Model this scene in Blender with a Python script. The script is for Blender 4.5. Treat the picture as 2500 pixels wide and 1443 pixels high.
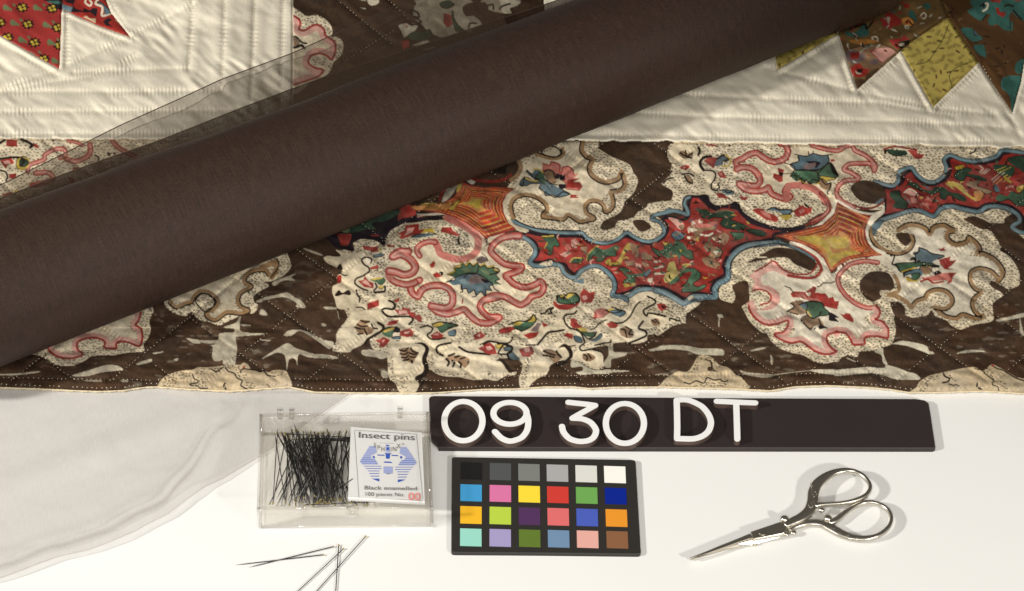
import bpy, bmesh, math, random
import numpy as np
from mathutils import Vector, Matrix
sc = bpy.context.scene
for o in list(bpy.data.objects): bpy.data.objects.remove(o)
random.seed(5)
# ------------------------------------------------------------------ camera (copy-stand view, long lens, looking down at 46 degrees)
UNIT, FPX, EL = .00016, 7290.0, math.radians(46.2)      # metres per photo pixel at the middle of the table
DIST = UNIT*FPX
CAM = np.array([0,-DIST*math.cos(EL),DIST*math.sin(EL)])
VD = np.array([0,math.cos(EL),-math.sin(EL)]); VU = np.array([0,math.sin(EL),math.cos(EL)])
def at(px, py, z=0.0):
    """point of the table top (or of the level z above it) seen at photo pixel px,py"""
    px, py, z = np.broadcast_arrays(np.asarray(px,float),np.asarray(py,float),np.asarray(z,float))
    rx = (px-1250)/FPX; ru = -(py-721.5)/FPX
    ry = VD[1]+VU[1]*ru; rz = VD[2]+VU[2]*ru
    k = (z-CAM[2])/rz
    return np.stack([CAM[0]+rx*k, CAM[1]+ry*k, z],-1)
def proj(P):
    v = np.asarray(P,float)-CAM; dep = v@VD
    return np.stack([1250+FPX*v[...,0]/dep, 721.5-FPX*(v@VU)/dep],-1)
cd = bpy.data.cameras.new('camera'); cam = bpy.data.objects.new('camera',cd); sc.collection.objects.link(cam)
cd.sensor_width = 36; cd.lens = 36*FPX/2500; cd.clip_start = .01; cd.clip_end = 50
cam.location = CAM; cam.rotation_euler = (math.pi/2-EL,0,0); sc.camera = cam
# ------------------------------------------------------------------ dim room, two raking studio lamps, one soft front lamp
w = bpy.data.worlds.new('World'); sc.world = w; w.use_nodes = True
bg = w.node_tree.nodes['Background']; bg.inputs[0].default_value = (.9,.84,.75,1); bg.inputs[1].default_value = .12
def lamp(name, loc, to, power, size, col):
    l = bpy.data.lights.new(name,'AREA'); l.energy = power; l.size = size; l.shape = 'DISK'; l.color = col
    o = bpy.data.objects.new(name,l); sc.collection.objects.link(o); o.location = loc
    o.rotation_euler = (Vector(to)-Vector(loc)).to_track_quat('-Z','Y').to_euler(); return o
lamp('studio_lamp_left', (-.86,-.375,.57), (-.06,.03,0), 10.1, .07, (1,.972,.925))
rl = lamp('studio_lamp_right', (.66,-.86,.54), (.055,-.125,0), 1, .07, (1,.972,.925))
sp = bpy.data.lights.new('studio_lamp_right','SPOT'); sp.energy = 5.9*4.3; sp.spot_size = math.radians(21.5); sp.spot_blend = .45     # snooted, its edge falls across the upper right of the quilt
sp.shadow_soft_size = .035; sp.color = (1,.972,.925); rl.data = sp
lamp('softbox', (-.12,-1.02,1.12), (-.02,-.06,0), 9.4, .45, (1,.975,.93))
sc.view_settings.view_transform = 'Standard'; sc.view_settings.look = 'None'
sc.view_settings.exposure = 0; sc.view_settings.gamma = 1
sc.cycles.transparent_max_bounces = 24; sc.cycles.max_bounces = 8
# ---- printed pattern of the quilt, drawn shape by shape (tile-local outlines) ----
TILES = dict(A=(780,500,5.4348),B=(780,720,5.4348),C=(1180,340,5.4348),D=(1180,540,5.4348),E=(1180,720,5.4348),
 F=(1600,340,5.4348),G=(1600,540,5.4348),H=(1600,720,5.4348),I=(2040,340,5.4348),J=(2040,540,5.4348),K=(2040,720,5.4348),
 L=(380,580,5.4348),M=(380,720,5.4348),N=(0,720,5.4348),O=(0,320,5.4348),P=(950,380,7.1429),Q=(0,0,6.25),R=(300,0,4.1667),
 S=(690,0,5.4348),U=(1100,0,5.4348),V=(1300,100,4.1667),W=(1860,0,5.4348),X=(2120,0,6.579),Y=(1900,160,4.1667),Z=(0,0,1.0))
COL = dict(W='e6d5b3',w='ebdfc5',B='4b3727',K='2a2018',N='2c2228',T='a58158',R='a4352c',r='8c2c22',P='cb7769',p='dea394',
 U='6c858b',u='5d747d',G='4a6a50',g='344c3a',Y='c8ab42',O='cc8a44',H='b7ac93',E='9c7b5c',M='7c6866',C='cdb792',D='b5402a',
 c='a83a36',L='6f7d58',A='c6b25c',F='7a5f3a',x='6b5836',t='3f6a60',b='5a3f26',h='c9c0a6',e='5c4530')
PRINT = r"""
# ---------- worn, faded places where the brown dye has perished
p H;N 950,1070 1180,1000 1300,960 1420,930 1560,940 1630,980 1610,1000 1340,1030 1200,1070 1090,1080
p H;N 0,1050 250,1040 520,1010 500,1030 280,1060 0,1065
p H;N 1120,1130 1330,1130 1340,1150 1150,1145
p H;N 1600,1130 1700,1130 1690,1155 1620,1155
p H;N 1830,900 2000,850 2000,890 1830,930
p H;N 2030,770 2160,750 2150,765 2050,785
p H;M 1130,280 1130,480 1430,510 1400,530 1120,550 1060,570 1080,700 1060,870 1040,930 900,920 890,870 790,880 750,820 750,680 620,650 500,640 400,570 520,590 620,600 820,600 840,520 930,500 1030,500 1040,450 900,430 1060,370
p e;M 600,630 700,645 790,640 780,660 690,662 610,650
p H;M 1140,390 1260,400 1250,415 1150,410
p H;M 1380,590 1520,600 1500,612 1400,605
p H;M 1430,830 1600,720 1750,640 1850,700 1960,740 2100,780 2390,820 2390,845 2050,830 1900,790 1880,930 1850,850 1770,860 1740,1000 1730,880 1700,790 1590,770 1430,845
p H;M 1700,540 1750,480 1850,460 2000,480 2200,590 2340,660 2310,720 2240,680 2030,530 1900,480 1800,540
p H;M 250,850 300,840 290,870 250,870
p H;L 1380,1020 1400,950 1450,970 1480,1030
p H;L 1330,850 1450,790 1600,760 1750,730 1850,800 1920,830 1990,930 1860,920 1870,870 1700,790 1450,830 1400,860
p H;L 1560,590 1850,480 1800,530 1850,570 1700,570 1580,640
p H;L 2200,1140 2260,1150 2250,1180 2210,1170
p H;L 1980,140 2200,220 2190,240 1990,170
p h;K 750,650 880,610 1080,640 1210,680 1240,740 1310,770 1260,790 1150,750 960,680 800,655
p h;K 0,1000 280,970 400,955 640,970 670,930 800,960 960,1020 1070,1050 1120,1120 900,1125 760,1110 620,1060 480,1040 300,1050 0,1075
p h;K 520,740 620,700 640,800 690,930 630,900 610,800 540,770
p H;K 150,830 270,880 250,890 160,850
p h;K 2130,330 2300,290 2500,240 2500,290 2300,330 2180,350
p H;K 2440,290 2470,400 2500,540 2450,500
p h;K 1610,780 1700,740 1850,730 2000,750 1800,762
p h;H 0,720 100,670 380,670 600,710 880,720 900,800 750,800 560,790 420,740 150,720 0,742
p H;H 1120,1000 1250,1030 1580,1060 1450,1100 1200,1060
l H 1.5;H 1560,1065 1800,1030 2100,1000
p h;H 2100,990 2500,1000 2500,1060 2350,1060 2100,1020
p H;H 820,260 880,260 900,300 860,310 850,420 830,400 840,310
p H;H 1260,740 1430,690 1460,710 1330,740
p H;H 1530,800 1560,850 1550,930 1530,900
l H 1.5;H 0,1060 100,1050 200,1075
p h;E 1170,870 1250,880 1330,930 1450,990 1570,1000 1650,990 1950,1010 1700,1030 1650,1050 1460,1050 1300,1060 1230,1030 1320,1000 1300,950 1170,960
p h;E 2210,720 2500,670 2500,710 2240,745
p H;B 0,560 60,600 180,620 180,700 80,690 60,660
p H;B 580,730 850,740 890,830 800,850 760,830 580,800
p H;B 0,780 220,820 210,850 0,830
p H;B 820,1010 900,1020 900,1100 830,1090
p H;B 30,390 80,385 90,410 40,415
p H;B 60,160 220,165 230,200 260,330 230,200 90,190
# ---------- cream grounds
p W d10;Z 0,336 300,336 520,320 620,250 400,430 200,520 0,580
p W;A 55,705 110,680 240,690 280,665 215,600 285,610 330,595 430,620 470,600 440,560 450,510 500,465 560,455 640,460 720,470 790,500 830,540 870,540 880,470 905,400 950,340 1040,290 1120,250 1220,225 1280,235 1380,215 1480,205 1600,200 1700,110 1900,180 2150,380 2220,520 2260,400 2500,340 D 0,340 100,300 300,200 480,190 690,280 720,400 640,540 760,590 900,560 1000,580 1080,700 1200,760 1330,640 1450,590 1600,630 1720,760 1750,880 1720,980 1900,960 2050,880 2250,880 2500,960 G 100,950 280,1000 390,1080 600,1080 450,1200 410,1230 400,1350 H 400,370 240,410 100,500 40,540 0,520 E 2350,520 2190,530 2170,600 2080,640 1930,650 1700,680 1480,700 1440,720 1560,770 1590,850 1600,950 1560,985 1450,980 1330,920 1250,880 1170,860 1050,870 960,890 870,960 850,1040 800,1080 720,1110 640,1180 590,1240 500,1240 470,1110 510,990 420,1060 320,1070 230,1110 170,1140 0,1110 B 2350,1140 2200,1120 2050,1130 1850,1090 1680,1080 1580,1060 1480,1000 1440,990 1400,1060 1280,1120 1320,1180 1290,1270 1230,1300 1080,1295 1040,1250 1010,1180 940,1120 910,1060 905,900 890,780 850,740 720,720 670,640 660,580 560,660 440,720 390,760 190,750 180,700 220,620 225,520 270,440 340,360 370,290 330,200 280,190 230,160 200,50 A 170,1160 180,1080 240,1040 235,950 300,890 220,830 100,770
p W d7;C 1040,40 1360,20 1530,20 1520,110 1600,170 1720,240 1850,290 1950,350 1990,440 2050,540 2000,700 1880,820 1830,950 1720,1030 1600,1080 1550,1180 1640,1200 1740,1170 1780,1090 1880,1070 2000,1030 2060,960 2170,900 2210,850 2500,820 2500,950 2300,1010 2400,1100 2430,1200 2350,1300 2200,1370 1900,1260 1650,1390 1300,1270 700,1220 380,1110 250,800 330,620 480,450 500,250 700,180
p B;C 1980,1090 2050,1065 2130,1075 2220,1140 2210,1190 2110,1230 2040,1190
p W d7;F 240,45 160,180 180,280 220,330 200,420 230,430 110,560 90,600 220,680 230,760 190,820 0,840 0,1000 200,940 350,980 380,800 450,750 680,750 740,870 900,890 1060,830 1110,890 1200,1000 1400,1110 1680,1170 1950,1130 2150,1000 2330,950 2500,900 I 0,900 650,920 500,560 740,620 830,560 840,440 930,390 1010,380 1080,470 1180,550 1300,570 1420,500 1470,380 1440,270 1520,210 1650,260 1800,290 1950,280 2130,230 2200,150 2280,150 2520,180 2520,60 0,60 F 2400,40 1500,40 700,40
p W d7;I 490,1200 620,1090 1000,970 1300,1040 1500,910 1900,990 2150,900 2350,960 2240,1050 2230,1110 2060,1110 1950,1060 1830,1020 1700,1060 1790,1120 1920,1190 2050,1210 2140,1330 2200,1440 J 2200,340 2180,390 2300,460 2390,580 2440,700 2430,850 2290,900 2200,850 2150,900 2220,980 2130,1050 2080,1100 2090,1210 2090,1310 2000,1350 1850,1370 1720,1420 1640,1435 1530,1380 1480,1320 1330,1260 1270,1180 1220,1250 1150,1260 1020,1280 930,1240 920,1150 850,1080 730,1070 740,1150 780,1270 770,1290 800,1420 K 790,520 740,650 600,700 500,740 330,750 280,820 150,800 0,890 H 2440,870 2250,910 2120,890 1960,800 1780,760 1620,690 1530,600 1480,520 1400,490 1260,360 1170,200 1150,150 1240,90 1250,30 G 1250,1000 1240,880 1220,800 1130,800 1020,860 1060,980 1030,1080 950,1070 860,1030 840,940 880,850 980,780 1010,700 1000,600 1070,470 1200,380 1450,320 1700,330 2000,440 2120,520 2200,640 2330,690 2500,620 J 150,500 640,450 450,150 440,80
p W d7;I 2330,1190 2420,1250 2520,1330 2520,1240 2420,1210
p B;G 1210,555 1380,460 1560,360 1700,350 1850,380 2050,470 2140,560 2120,620 2060,660 1950,610 1850,570 1760,490 1650,480 1500,500 1350,530
p B;J 330,790 420,690 560,660 700,690 770,800 770,890 720,920 600,920 590,970 610,1010 500,1070 400,1020 330,930 320,850
p B;J 800,180 850,150 950,160 1020,210 1010,260 930,330 850,270
p B;J 2040,820 2110,800 2210,880 2180,930 2080,880
p W d7;L 110,840 150,930 240,1000 390,1045 440,1000 500,1000 530,1050 620,1110 720,1120 840,1170 920,1130 1120,1040 1220,1000 1280,1010 1340,960 1350,890 1310,860 1300,780 1400,700 1510,640 1440,590 1530,580 1690,510 1790,400 1790,330 1740,200 1700,170 1500,240 900,300 100,600
p W d7;N 400,790 520,740 640,700 700,600 1000,400 1300,320 1870,110 1990,130 2040,200 2010,270 1980,360 2000,450 1970,560 1910,650 1910,740 1860,755 1700,765 1500,800 1350,800 1200,820 1130,870 1000,930 900,940 750,930 640,860 500,800
p C;M 20,1260 30,1200 80,1120 180,1050 330,1010 500,990 560,960 700,960 890,940 1000,930 1120,930 1160,900 1220,920 1250,970 1240,1000 1300,1000 1380,1020 1450,1010 1500,1030 1560,1000 1680,1000 1750,1040 1760,1270 1000,1330 300,1330
d;M 60,1180 180,1050 400,1010 480,1060 420,1100 300,1120 250,1230 80,1230
d;M 520,1000 700,960 860,950 880,980 800,1020 700,990 620,1080 560,1130 520,1080
d;M 940,950 1110,940 1130,1010 1200,1060 1180,1120 1090,1080 1000,1000
d;M 1200,1150 1300,1150 1330,1200 1250,1260 1180,1230
d;M 560,1130 640,1130 700,1240 600,1220
d;M 1530,1010 1680,1000 1740,1060 1600,1080
l K 3;M 490,1050 510,1110 570,1140 540,1170 460,1180 470,1200 560,1210 600,1240 690,1240
l K 3;M 730,980 810,1020 880,970 920,960 960,1010 1040,1040 1080,1100 1150,1140 1130,1200 1210,1250
l K 3;M 1120,1020 1160,980 1240,990 1330,1000 1380,1020 1440,1010 1490,1070 1590,1080
l K 4;M 920,1170 905,1210 930,1250
l K 2;M 1480,1190 1520,1230
q R;M 1150,950 1190,940 1180,975 1150,975
p C;H 95,1260 95,1160 150,1100 250,1040 300,1010 420,1020 500,930 560,820 650,800 760,840 850,930 960,960 1040,1030 1100,1060 1190,1150 1170,1260
d;H 440,1010 530,880 600,900 560,1000 600,1050 480,1040
d;H 560,820 650,800 760,850 860,940 800,960 720,870 600,880
d;H 720,1110 900,1120 960,1220 500,1215 650,1180
d;H 110,1180 200,1190 200,1225 100,1225
l K 3;H 380,1160 460,1180 540,1140 640,1170 690,1100 780,1130 860,1120 900,1150 960,1140
t K 4;H 650,860 730,880 750,940 760,1000 840,1015
p B;H 690,970 730,950 780,1000 700,1010
l K 3;H 1040,1030 1090,1060 1140,1080 1170,1120
p C;K 1070,1330 1080,1220 1120,1150 1250,1070 1420,1030 1550,1000 1700,970 1850,960 1950,1010 2060,930 2130,940 2260,1010 2400,1090 2520,1130 2520,1340
d;K 1100,1200 1180,1110 1330,1050 1340,1110 1250,1180 1150,1290
d;K 1950,1010 2060,960 2130,1080 2280,1190 2250,1260 2120,1190 2080,1140
d;K 1460,1060 1560,1010 1540,1060 1620,1160 1700,1200 1560,1170 1500,1090
l K 4;K 1430,1040 1450,1080 1510,1110 1490,1150 1420,1165
l K 2.5;K 1500,1180 1560,1200 1600,1190 1640,1210
l K 2.5;K 1850,980 1940,1000 2000,1060 2090,1130 2080,1190 2150,1220 2165,1270
l K 3;K 2080,940 2150,980 2220,1000 2390,1100 2500,1140
l K 4;K 1880,1170 1880,1220 1930,1250
q R;K 2070,930 2110,920 2100,950 2060,950
# ---------- main rococo ground: stippling
d;A 290,640 330,600 430,625 480,600 440,550 500,470 640,460 790,500 850,545 890,440 960,350 1100,270 1280,240 1500,215 1690,215 1850,290 1990,420 2010,560 1920,650 1760,670 1640,600 1610,500 1450,480 1280,560 1240,610 1080,590 960,680 900,860 900,960 980,1060 1150,1090 1200,1200 1450,1220 1690,1130 1720,1260 1600,1330 1450,1320 B 1560,230 1850,270 1960,290 2150,390 2400,300 2300,280 2230,150 2300,70 2500,60 D 60,1150 180,1090 330,1120 390,1210 560,1180 660,1080 760,990 850,840 740,760 550,830 430,760 540,640 530,590 400,560 200,440 200,350 320,250 450,200 600,270 640,420 600,560 760,620 950,600 1060,720 1200,780 1330,700 1450,620 1590,660 1700,800 1690,950 1700,1010 1900,1010 1900,1050 1830,1200 1700,1120 1500,1120 1300,1150 980,1240 960,1350 860,1400 700,1310 E 470,540 250,580 0,560 B 2000,620 1850,680 1750,620 1900,520 1850,430 1560,330 1430,400 1290,420 1190,400 1230,280 1000,280 1000,130 950,70 830,100 820,180 620,190 540,90 A 490,1130 690,1150 880,1180 880,960 780,900 650,870 600,690 480,640
d;A 650,850 780,780 900,760 880,900 760,960 660,930
d;A 1620,500 1700,330 1900,340 2000,450 2010,600 1850,660 1700,640
d;B 230,620 330,560 380,640 260,740 190,740
d;B 320,190 400,180 370,330 260,450 230,600 250,500 350,330
d;B 680,580 800,540 930,680 1000,600 1150,580 960,650 930,780 990,860 990,1040 1180,1080 1130,1200 1200,1290 1040,1240 930,1080 900,800 720,710
d;B 1450,780 1560,850 1520,960 1700,1030 2000,1060 2060,1100 1900,1090 1600,1060 1440,980
d;B 2250,1000 2310,1000 2300,1060 2240,1060
d;B 680,220 790,220 780,290 690,280
d;B 780,330 870,320 860,380 780,370
d;B 1180,440 1330,450 1330,560 1200,580
d;E 120,830 220,800 480,860 520,920 590,870 640,1000 570,1100 580,1240 500,1240 490,1100 520,960 420,860 250,840 150,900
d;E 420,560 700,620 700,720 640,880 560,870 640,720 480,660 400,640
d;E 800,540 1000,490 1150,560 1080,620 900,640 820,580
d;E 1050,280 1200,250 1280,220 1260,330 1330,400 1480,450 1230,450 1100,400
d;E 1350,230 1600,330 1500,440 1350,400
d;E 1340,570 1430,640 1700,620 1700,660 1500,680 1350,700
d;E 1450,450 1680,500 1650,560 1530,480
d;E 1970,280 2030,300 2000,390 1950,330
d;E 1900,90 2100,80 2150,20 2300,60 2280,180 2500,130 2500,250 2330,280 2180,210 2080,120 1900,240 1800,200
d;E 2180,450 2500,380 2500,450 2360,510 2190,530 2140,450
d;E 1160,680 1250,700 1230,850 1170,830
d;E 1440,920 1560,980 1600,940 1560,960
d;E 1160,860 1330,930 1480,980 1350,900
d;E 50,990 130,1000 120,1060 70,1060
d;E 610,950 690,960 680,1020 620,1010
d;G 0,950 200,990 380,1110 440,1180 410,1220 420,1330 250,1420 160,1400 220,1290 140,1180 0,1080
d;H 0,440 150,430 220,410 50,510 0,500
p B;E 1720,640 1780,600 1880,610 1930,680 1900,730 1800,720 1730,700
p B;E 165,930 165,880 220,845 330,840 430,850 510,910 510,1000 480,1080 430,1060 440,1020 330,1030 270,930 210,870 190,940
t K 6;E 170,930 190,870 260,880 320,960 380,1010 450,990
p B;E 600,1240 640,1180 720,1110 800,1080 800,1120 700,1160 640,1240
p B;E 1430,725 1490,690 1660,680 1660,760 1640,880 1600,920 1590,850 1560,770
p H;E 1660,680 1720,690 1740,760 1900,760 1890,800 1760,840 1700,860 1690,960 1620,960 1600,900 1660,800
# ---------- red grounds with navy and blue edging
p N;A 0,410 300,340 600,190 1100,60 1300,160 1400,170 1560,150 1690,200 1500,200 1280,235 1120,250 950,340 880,470 860,530 820,520 720,470 560,455 450,510 460,600 380,600 220,570 120,470
p R;A 240,390 420,390 380,530 290,540 270,480
p R;A 1060,60 1200,0 1280,130 1100,180 1040,210
p g;A 300,340 700,190 900,90 1080,80 1000,150 850,220 700,250 760,330 640,330 480,370 340,380
p L;A 300,330 400,310 380,370 310,360
p r;A 680,400 780,400 780,420 690,415
p R n6;D 600,150 760,170 1000,190 1250,190 1330,230 1450,290 1650,300 1780,260 1900,200 2050,270 2200,290 2350,240 2440,150 2440,50 C 2380,1060 2500,1040 F 120,1020 250,1040 380,1070 450,1010 440,900 480,770 560,760 680,750 720,840 800,890 900,890 1000,870 1060,840 1110,880 1120,960 1200,1040 1330,1100 1500,1170 1700,1200 1960,1180 1600,1250 1560,1310 G 1550,230 1400,260 1200,290 1050,350 950,470 900,580 920,700 800,780 740,880 740,970 650,960 500,960 400,1030 270,960 130,890 0,870 D 2400,880 2250,860 2050,860 1930,930 1760,970 1770,850 1740,750 1640,640 1500,580 1400,590 1260,660 1210,700 1130,640 1080,570 950,550 890,510 800,540 700,540 640,540 720,450 730,380 690,280 600,220 500,190
p R n6;I 640,640 740,650 880,580 920,470 1010,420 1080,520 1200,600 1330,600 1470,520 1530,400 1500,290 1560,240 1750,310 1950,320 2150,280 2250,190 2520,230 2520,1220 2480,1020 2350,900 2200,860 2000,860 1880,920 1700,890 1500,860 1380,900 1290,1000 1150,940 1000,920 850,970 620,1010 660,900 660,760
l N 5;D 560,140 760,190 1000,205 1270,205 1400,280 1600,310 1780,270 1900,210 2100,290 2250,300 2400,220
p N;F 560,755 680,745 720,830 800,885 920,890 1060,830 1110,880 1200,990 1400,1100 1700,1180 1960,1140 1960,1185 1720,1215 1480,1190 1240,1110 1120,960 900,910 800,950 700,900
l U 7;C 380,1080 460,1120 600,1170 760,1215 1000,1240 1230,1245 1310,1240 1380,1310 1500,1365 1650,1375 1780,1330 1900,1240 1990,1290 2120,1350 2260,1350 2380,1270 2400,1190 2340,1100 2230,1060
l N 3;C 400,1050 520,1120 700,1180 1000,1210 1290,1215
l U 8;C 2240,1030 2300,1000 2520,950 F 150,950 250,950 340,970 430,1000 420,930 385,860 400,790 450,765
l N 2;F 380,960 360,860 400,770 460,750
l U 9;D 440,230 520,210 620,270 690,360 680,450 620,540 680,590 800,590 930,570 1030,600 1070,680 1150,740 1230,740 1300,660 1420,600 1530,600 1650,680 1730,790 1740,890 1710,980 1800,1000 1920,1000 2050,920 2230,900 2400,930 2500,980
p W;D 740,570 890,520 920,560 880,590 780,585
p U;D 1180,800 1330,760 1320,830 1260,820
p u;D 1700,990 1900,1000 1930,1080 1850,1050
l U 12;G 0,920 120,950 250,1020 380,1090 480,1010 600,1000 740,1010 800,1000 790,900 850,820 960,760 970,600 1000,500 1100,390 1250,320 1450,300 1650,280
l U 6;G 1650,280 1850,350 2000,430 2110,500
p W;G 430,1020 470,990 510,1000 450,1050
l u 4;G 380,1120 480,1080 600,1040 740,1020
l K 2.5;G 990,650 1010,540 1080,450 1200,370 1400,320 1600,295 1780,320
l U 8;I 520,560 740,620 830,560 840,440 930,390 1010,380 1080,470 1180,550 1300,570 1420,500 1470,380 1440,270 1520,210 1650,260 1800,290 1950,280 2130,230 2200,150 2280,150 2500,180
l U 9;I 490,1170 600,1080 800,1010 1000,950 1130,950 1300,1020 1400,920 1550,890 1700,930 1900,960 2000,900 2150,890 2300,930 2420,1010 2440,1090 2340,1160 2420,1220 2500,1240
p u;I 460,1160 540,1090 640,1080 600,1160 540,1220 510,1280
p B;I 200,640 280,560 420,545 560,580 640,650 660,760 600,830 520,860 400,840 280,780 220,700
p u;I 530,840 620,780 650,800 590,860
# ---------- plain cream leaves inside the grounds
p W;C 700,250 1050,60 1280,60 1300,180 1400,280 1380,400 1450,500 1600,590 1830,500 1850,600 1800,690 1650,720 1600,770 1350,830 1320,950 1340,1040 1130,970 1050,1030 910,1000 900,900 800,790 600,720 450,740 330,870 300,800 450,570 520,430 600,280
p W;C 250,800 330,640 440,590 480,650 330,760 310,900 360,1060 430,1140 600,1200 560,1240 430,1200 330,1130 280,1000
p W;A 1340,680 1350,590 1450,540 1540,600 1570,680 1750,760 2000,740 2200,560 2260,650 2350,800 2500,850 D 100,480 260,580 400,620 400,680 280,700 340,800 450,880 600,910 720,880 780,900 700,940 530,980 500,1080 400,1040 200,970 0,1000 B 2400,0 2200,0 2100,100 2120,200 2170,320 2050,280 1980,170 1850,120 1700,150 A 1760,1320 1780,1180 1700,1070 1560,1040 1400,1070 1310,1180 1270,1120 1310,1000 1150,1010 1080,960 1230,900 1290,800 1220,700 1150,650
p W;F 240,60 270,60 560,80 560,200 470,330 230,300 200,200
p W;F 500,330 560,240 620,350 700,420 790,440 770,560 740,640 760,700 680,720 650,620 700,480 600,440 520,420
p W;F 1400,280 1560,340 1780,290 1810,110 2050,90 2200,160 2500,150 2500,420 I 60,420 0,520 F 2350,650 2300,720 2380,780 2400,860 2350,900 2250,720 2050,600 1800,580 1700,640 1700,730 1500,640 1420,620 1450,500 1390,400 1300,340
p W;I 0,160 150,150 210,110 240,190 440,300 300,300 120,310 80,400 220,480 20,520 0,520
p w;J 430,150 480,300 620,420 830,440 950,400 1050,300 1060,210 980,170 1080,90 1180,120 1260,210 1320,110 1430,100 1430,200 1480,300 1600,350 1830,310 1830,380 1770,450 1900,480 2050,530 2150,640 2040,640 1880,620 1780,680 1760,800 1850,920 1780,1030 1800,1150 1830,1260 1680,1200 1600,1270 1450,1220 1560,1150 1580,1050 1500,940 1350,900 1200,910 1130,1000 1020,1080 940,1050 830,980 860,900 830,800 750,640 600,560 400,520 480,440
p w;G 1400,740 1560,650 1700,720 1900,760 2150,750 2230,650 2120,420 2300,560 2330,690 2480,640 J 60,560 20,640 0,800 60,950 180,1070 300,1140 500,1180 380,1300 550,1430 K 560,500 450,520 350,540 280,550 100,470 H 2400,480 2250,500 2200,600 2240,720 2060,650 1930,600 1850,620 1740,600 1830,520 1850,400 1730,310 1500,370 1360,300 1340,200 1500,190 1640,110 G 1660,1050 1640,950 1530,870 1420,850 1400,760
p W;L 240,850 220,780 700,600 1500,280 1400,380 1160,480 1100,600 1190,660 1060,760 1050,880 1090,950 1000,970 920,950 860,1060 780,1080 700,1060 860,920 860,820 700,720 560,700 450,840
p W;N 660,700 1000,560 1700,280 1760,330 1700,420 1810,560 1550,600 1400,570 1300,530 1000,560 940,640 930,760 800,750 730,720
# dark edging leaves on the main ground
p W;B 240,520 340,380 440,250 600,210 820,200 870,250 960,310 1200,300 1200,370 1060,330 880,330 830,400 700,530 600,620 500,690 260,640
p W;B 960,640 1200,600 1290,640 1420,720 1390,900 1420,960 1280,1100 1180,1080 990,1040 980,760
p W;B 1560,640 1750,630 1880,690 2060,770 2300,800 2350,860 2330,960 2450,960 2500,1050 2240,990 2000,1040 1700,1010 1530,930 1560,840 1620,800 1560,740
p W;E 0,800 130,830 170,880 210,880 300,1020 320,1060 180,1100 60,980 0,1000
p W;E 700,660 960,660 1100,700 1140,760 1080,840 900,900 850,1030 640,1150 590,1230 580,1100 640,900
p W;E 1290,700 1450,740 1580,790 1580,900 1500,960 1350,900 1250,870 1170,840 1230,740
p W;E 820,430 1000,420 1100,300 1060,420 1200,480 1300,520 1200,490 1050,480 880,500 760,640 700,650 560,640 700,560
p W;E 1480,660 1700,540 1660,430 1780,380 1900,340 2030,120 2080,110 1960,340 2100,260 2200,280 2120,360 2050,440 2130,480 2130,540 2000,600 1900,620
p W;E 1640,330 1800,360 1900,280 2000,100 2100,60 2060,110 1920,330 1800,380
p W;A 200,1120 300,1060 480,1080 500,1250 450,1340 260,1340 200,1250
p W;A 480,640 600,640 700,700 690,860 540,960 420,970 400,880 560,840 560,700
p W;A 780,1180 980,1300 880,1370 640,1380 500,1360 700,1250
# ---------- scrolls
s 17;A 1480,1345 1560,1415 B 1700,255 1850,215 1920,195 2000,275 2100,355 2250,375 2390,300 2250,290 2170,230 2130,150 2180,70 2290,30 2400,20 D 20,1050 90,1000 180,985 300,1010 420,1080 500,1110 590,1060 640,1000 760,960 800,870 760,800 690,840 560,880 420,840 330,760 300,720 420,680 500,640 500,600 380,590 270,560 170,480 100,400 130,320 220,240 350,200 480,195
s 18;A 1330,1000 1270,1030 1210,1080 1230,1170 1300,1215 1320,1200 1360,1130 1460,1080 1600,1070 1720,1120 1770,1220 1750,1330 1650,1370 1480,1340
s 17;A 930,960 1000,1020 1150,1060 1270,1030
l P 18;A 920,900 930,960
s 20;A 1180,620 1060,625 970,690 1080,660 1200,720 1270,820 1230,900 1120,930 1000,890 920,880
l P 17;A 1690,170 1900,270 2060,380 2110,500 2080,620 1980,700 1850,725 1700,690 1600,640 1570,560 1530,490
s 14;A 1540,500 1450,490 1340,530 1290,600 1330,680
l p 3;A 1300,160 1560,110 1800,160 2000,270 2130,380 2190,500
l w 4;A 1300,130 1500,130 1700,120 1900,190
s 16;F 1090,360 1070,300 1150,260 1230,210 1340,180 1420,230 1500,280 1600,300 1720,250 1760,160 1720,70 1660,60
s 16;F 1080,400 1150,370 1280,390 1370,480 1390,560 1330,620 1230,610 1110,590 1190,660 1330,690 1450,670 1500,640 1540,720 1640,770 1740,790 1790,760 1720,700 1760,620
l P 16;F 1740,800 1760,640 1880,610 2060,640 2180,720 2270,840
s 12;F 2200,720 2290,840 2300,940 2220,1030 2080,1100
l r 3;F 2170,700 2300,850 2280,1000 2000,1140
p w;F 1960,1180 2150,1130 2330,960 2400,800 2420,960 2280,1110
s 12;F 2080,80 2250,130 2420,150 2500,110 I 60,120 150,90 220,80 260,150 370,200 490,290 530,360 510,420 480,330 350,320 180,330 110,400 200,440 310,510 250,540 120,550 30,640 20,740 100,830 240,900
l r 5;I 230,870 380,920 520,900 640,830
t 11 1;C 1320,30 1310,150 1370,230 1450,270 1410,370 1430,460 1530,540 1650,570 1790,520 1830,430 1870,520 1880,610 1820,680 1690,700
t 10 -1;C 1700,735 1725,850 1690,930 1620,960 1600,880 1520,820 1410,820 1350,890 1370,980 1470,1050 1400,1070 1280,1090 1130,1000 1060,1060 900,1040 790,1020 850,930 820,850 710,770 560,735 430,770 370,850 370,960 400,1040
t 8 -1;C 700,190 830,240 980,255 1060,200 1050,120
o K 3;C 770,160 800,100 920,90 1010,140 1020,200 930,240 800,200
l T 10;C 460,270 500,370 450,480 370,540
p K;C 20,410 300,300 310,400 280,460 100,440
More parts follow.
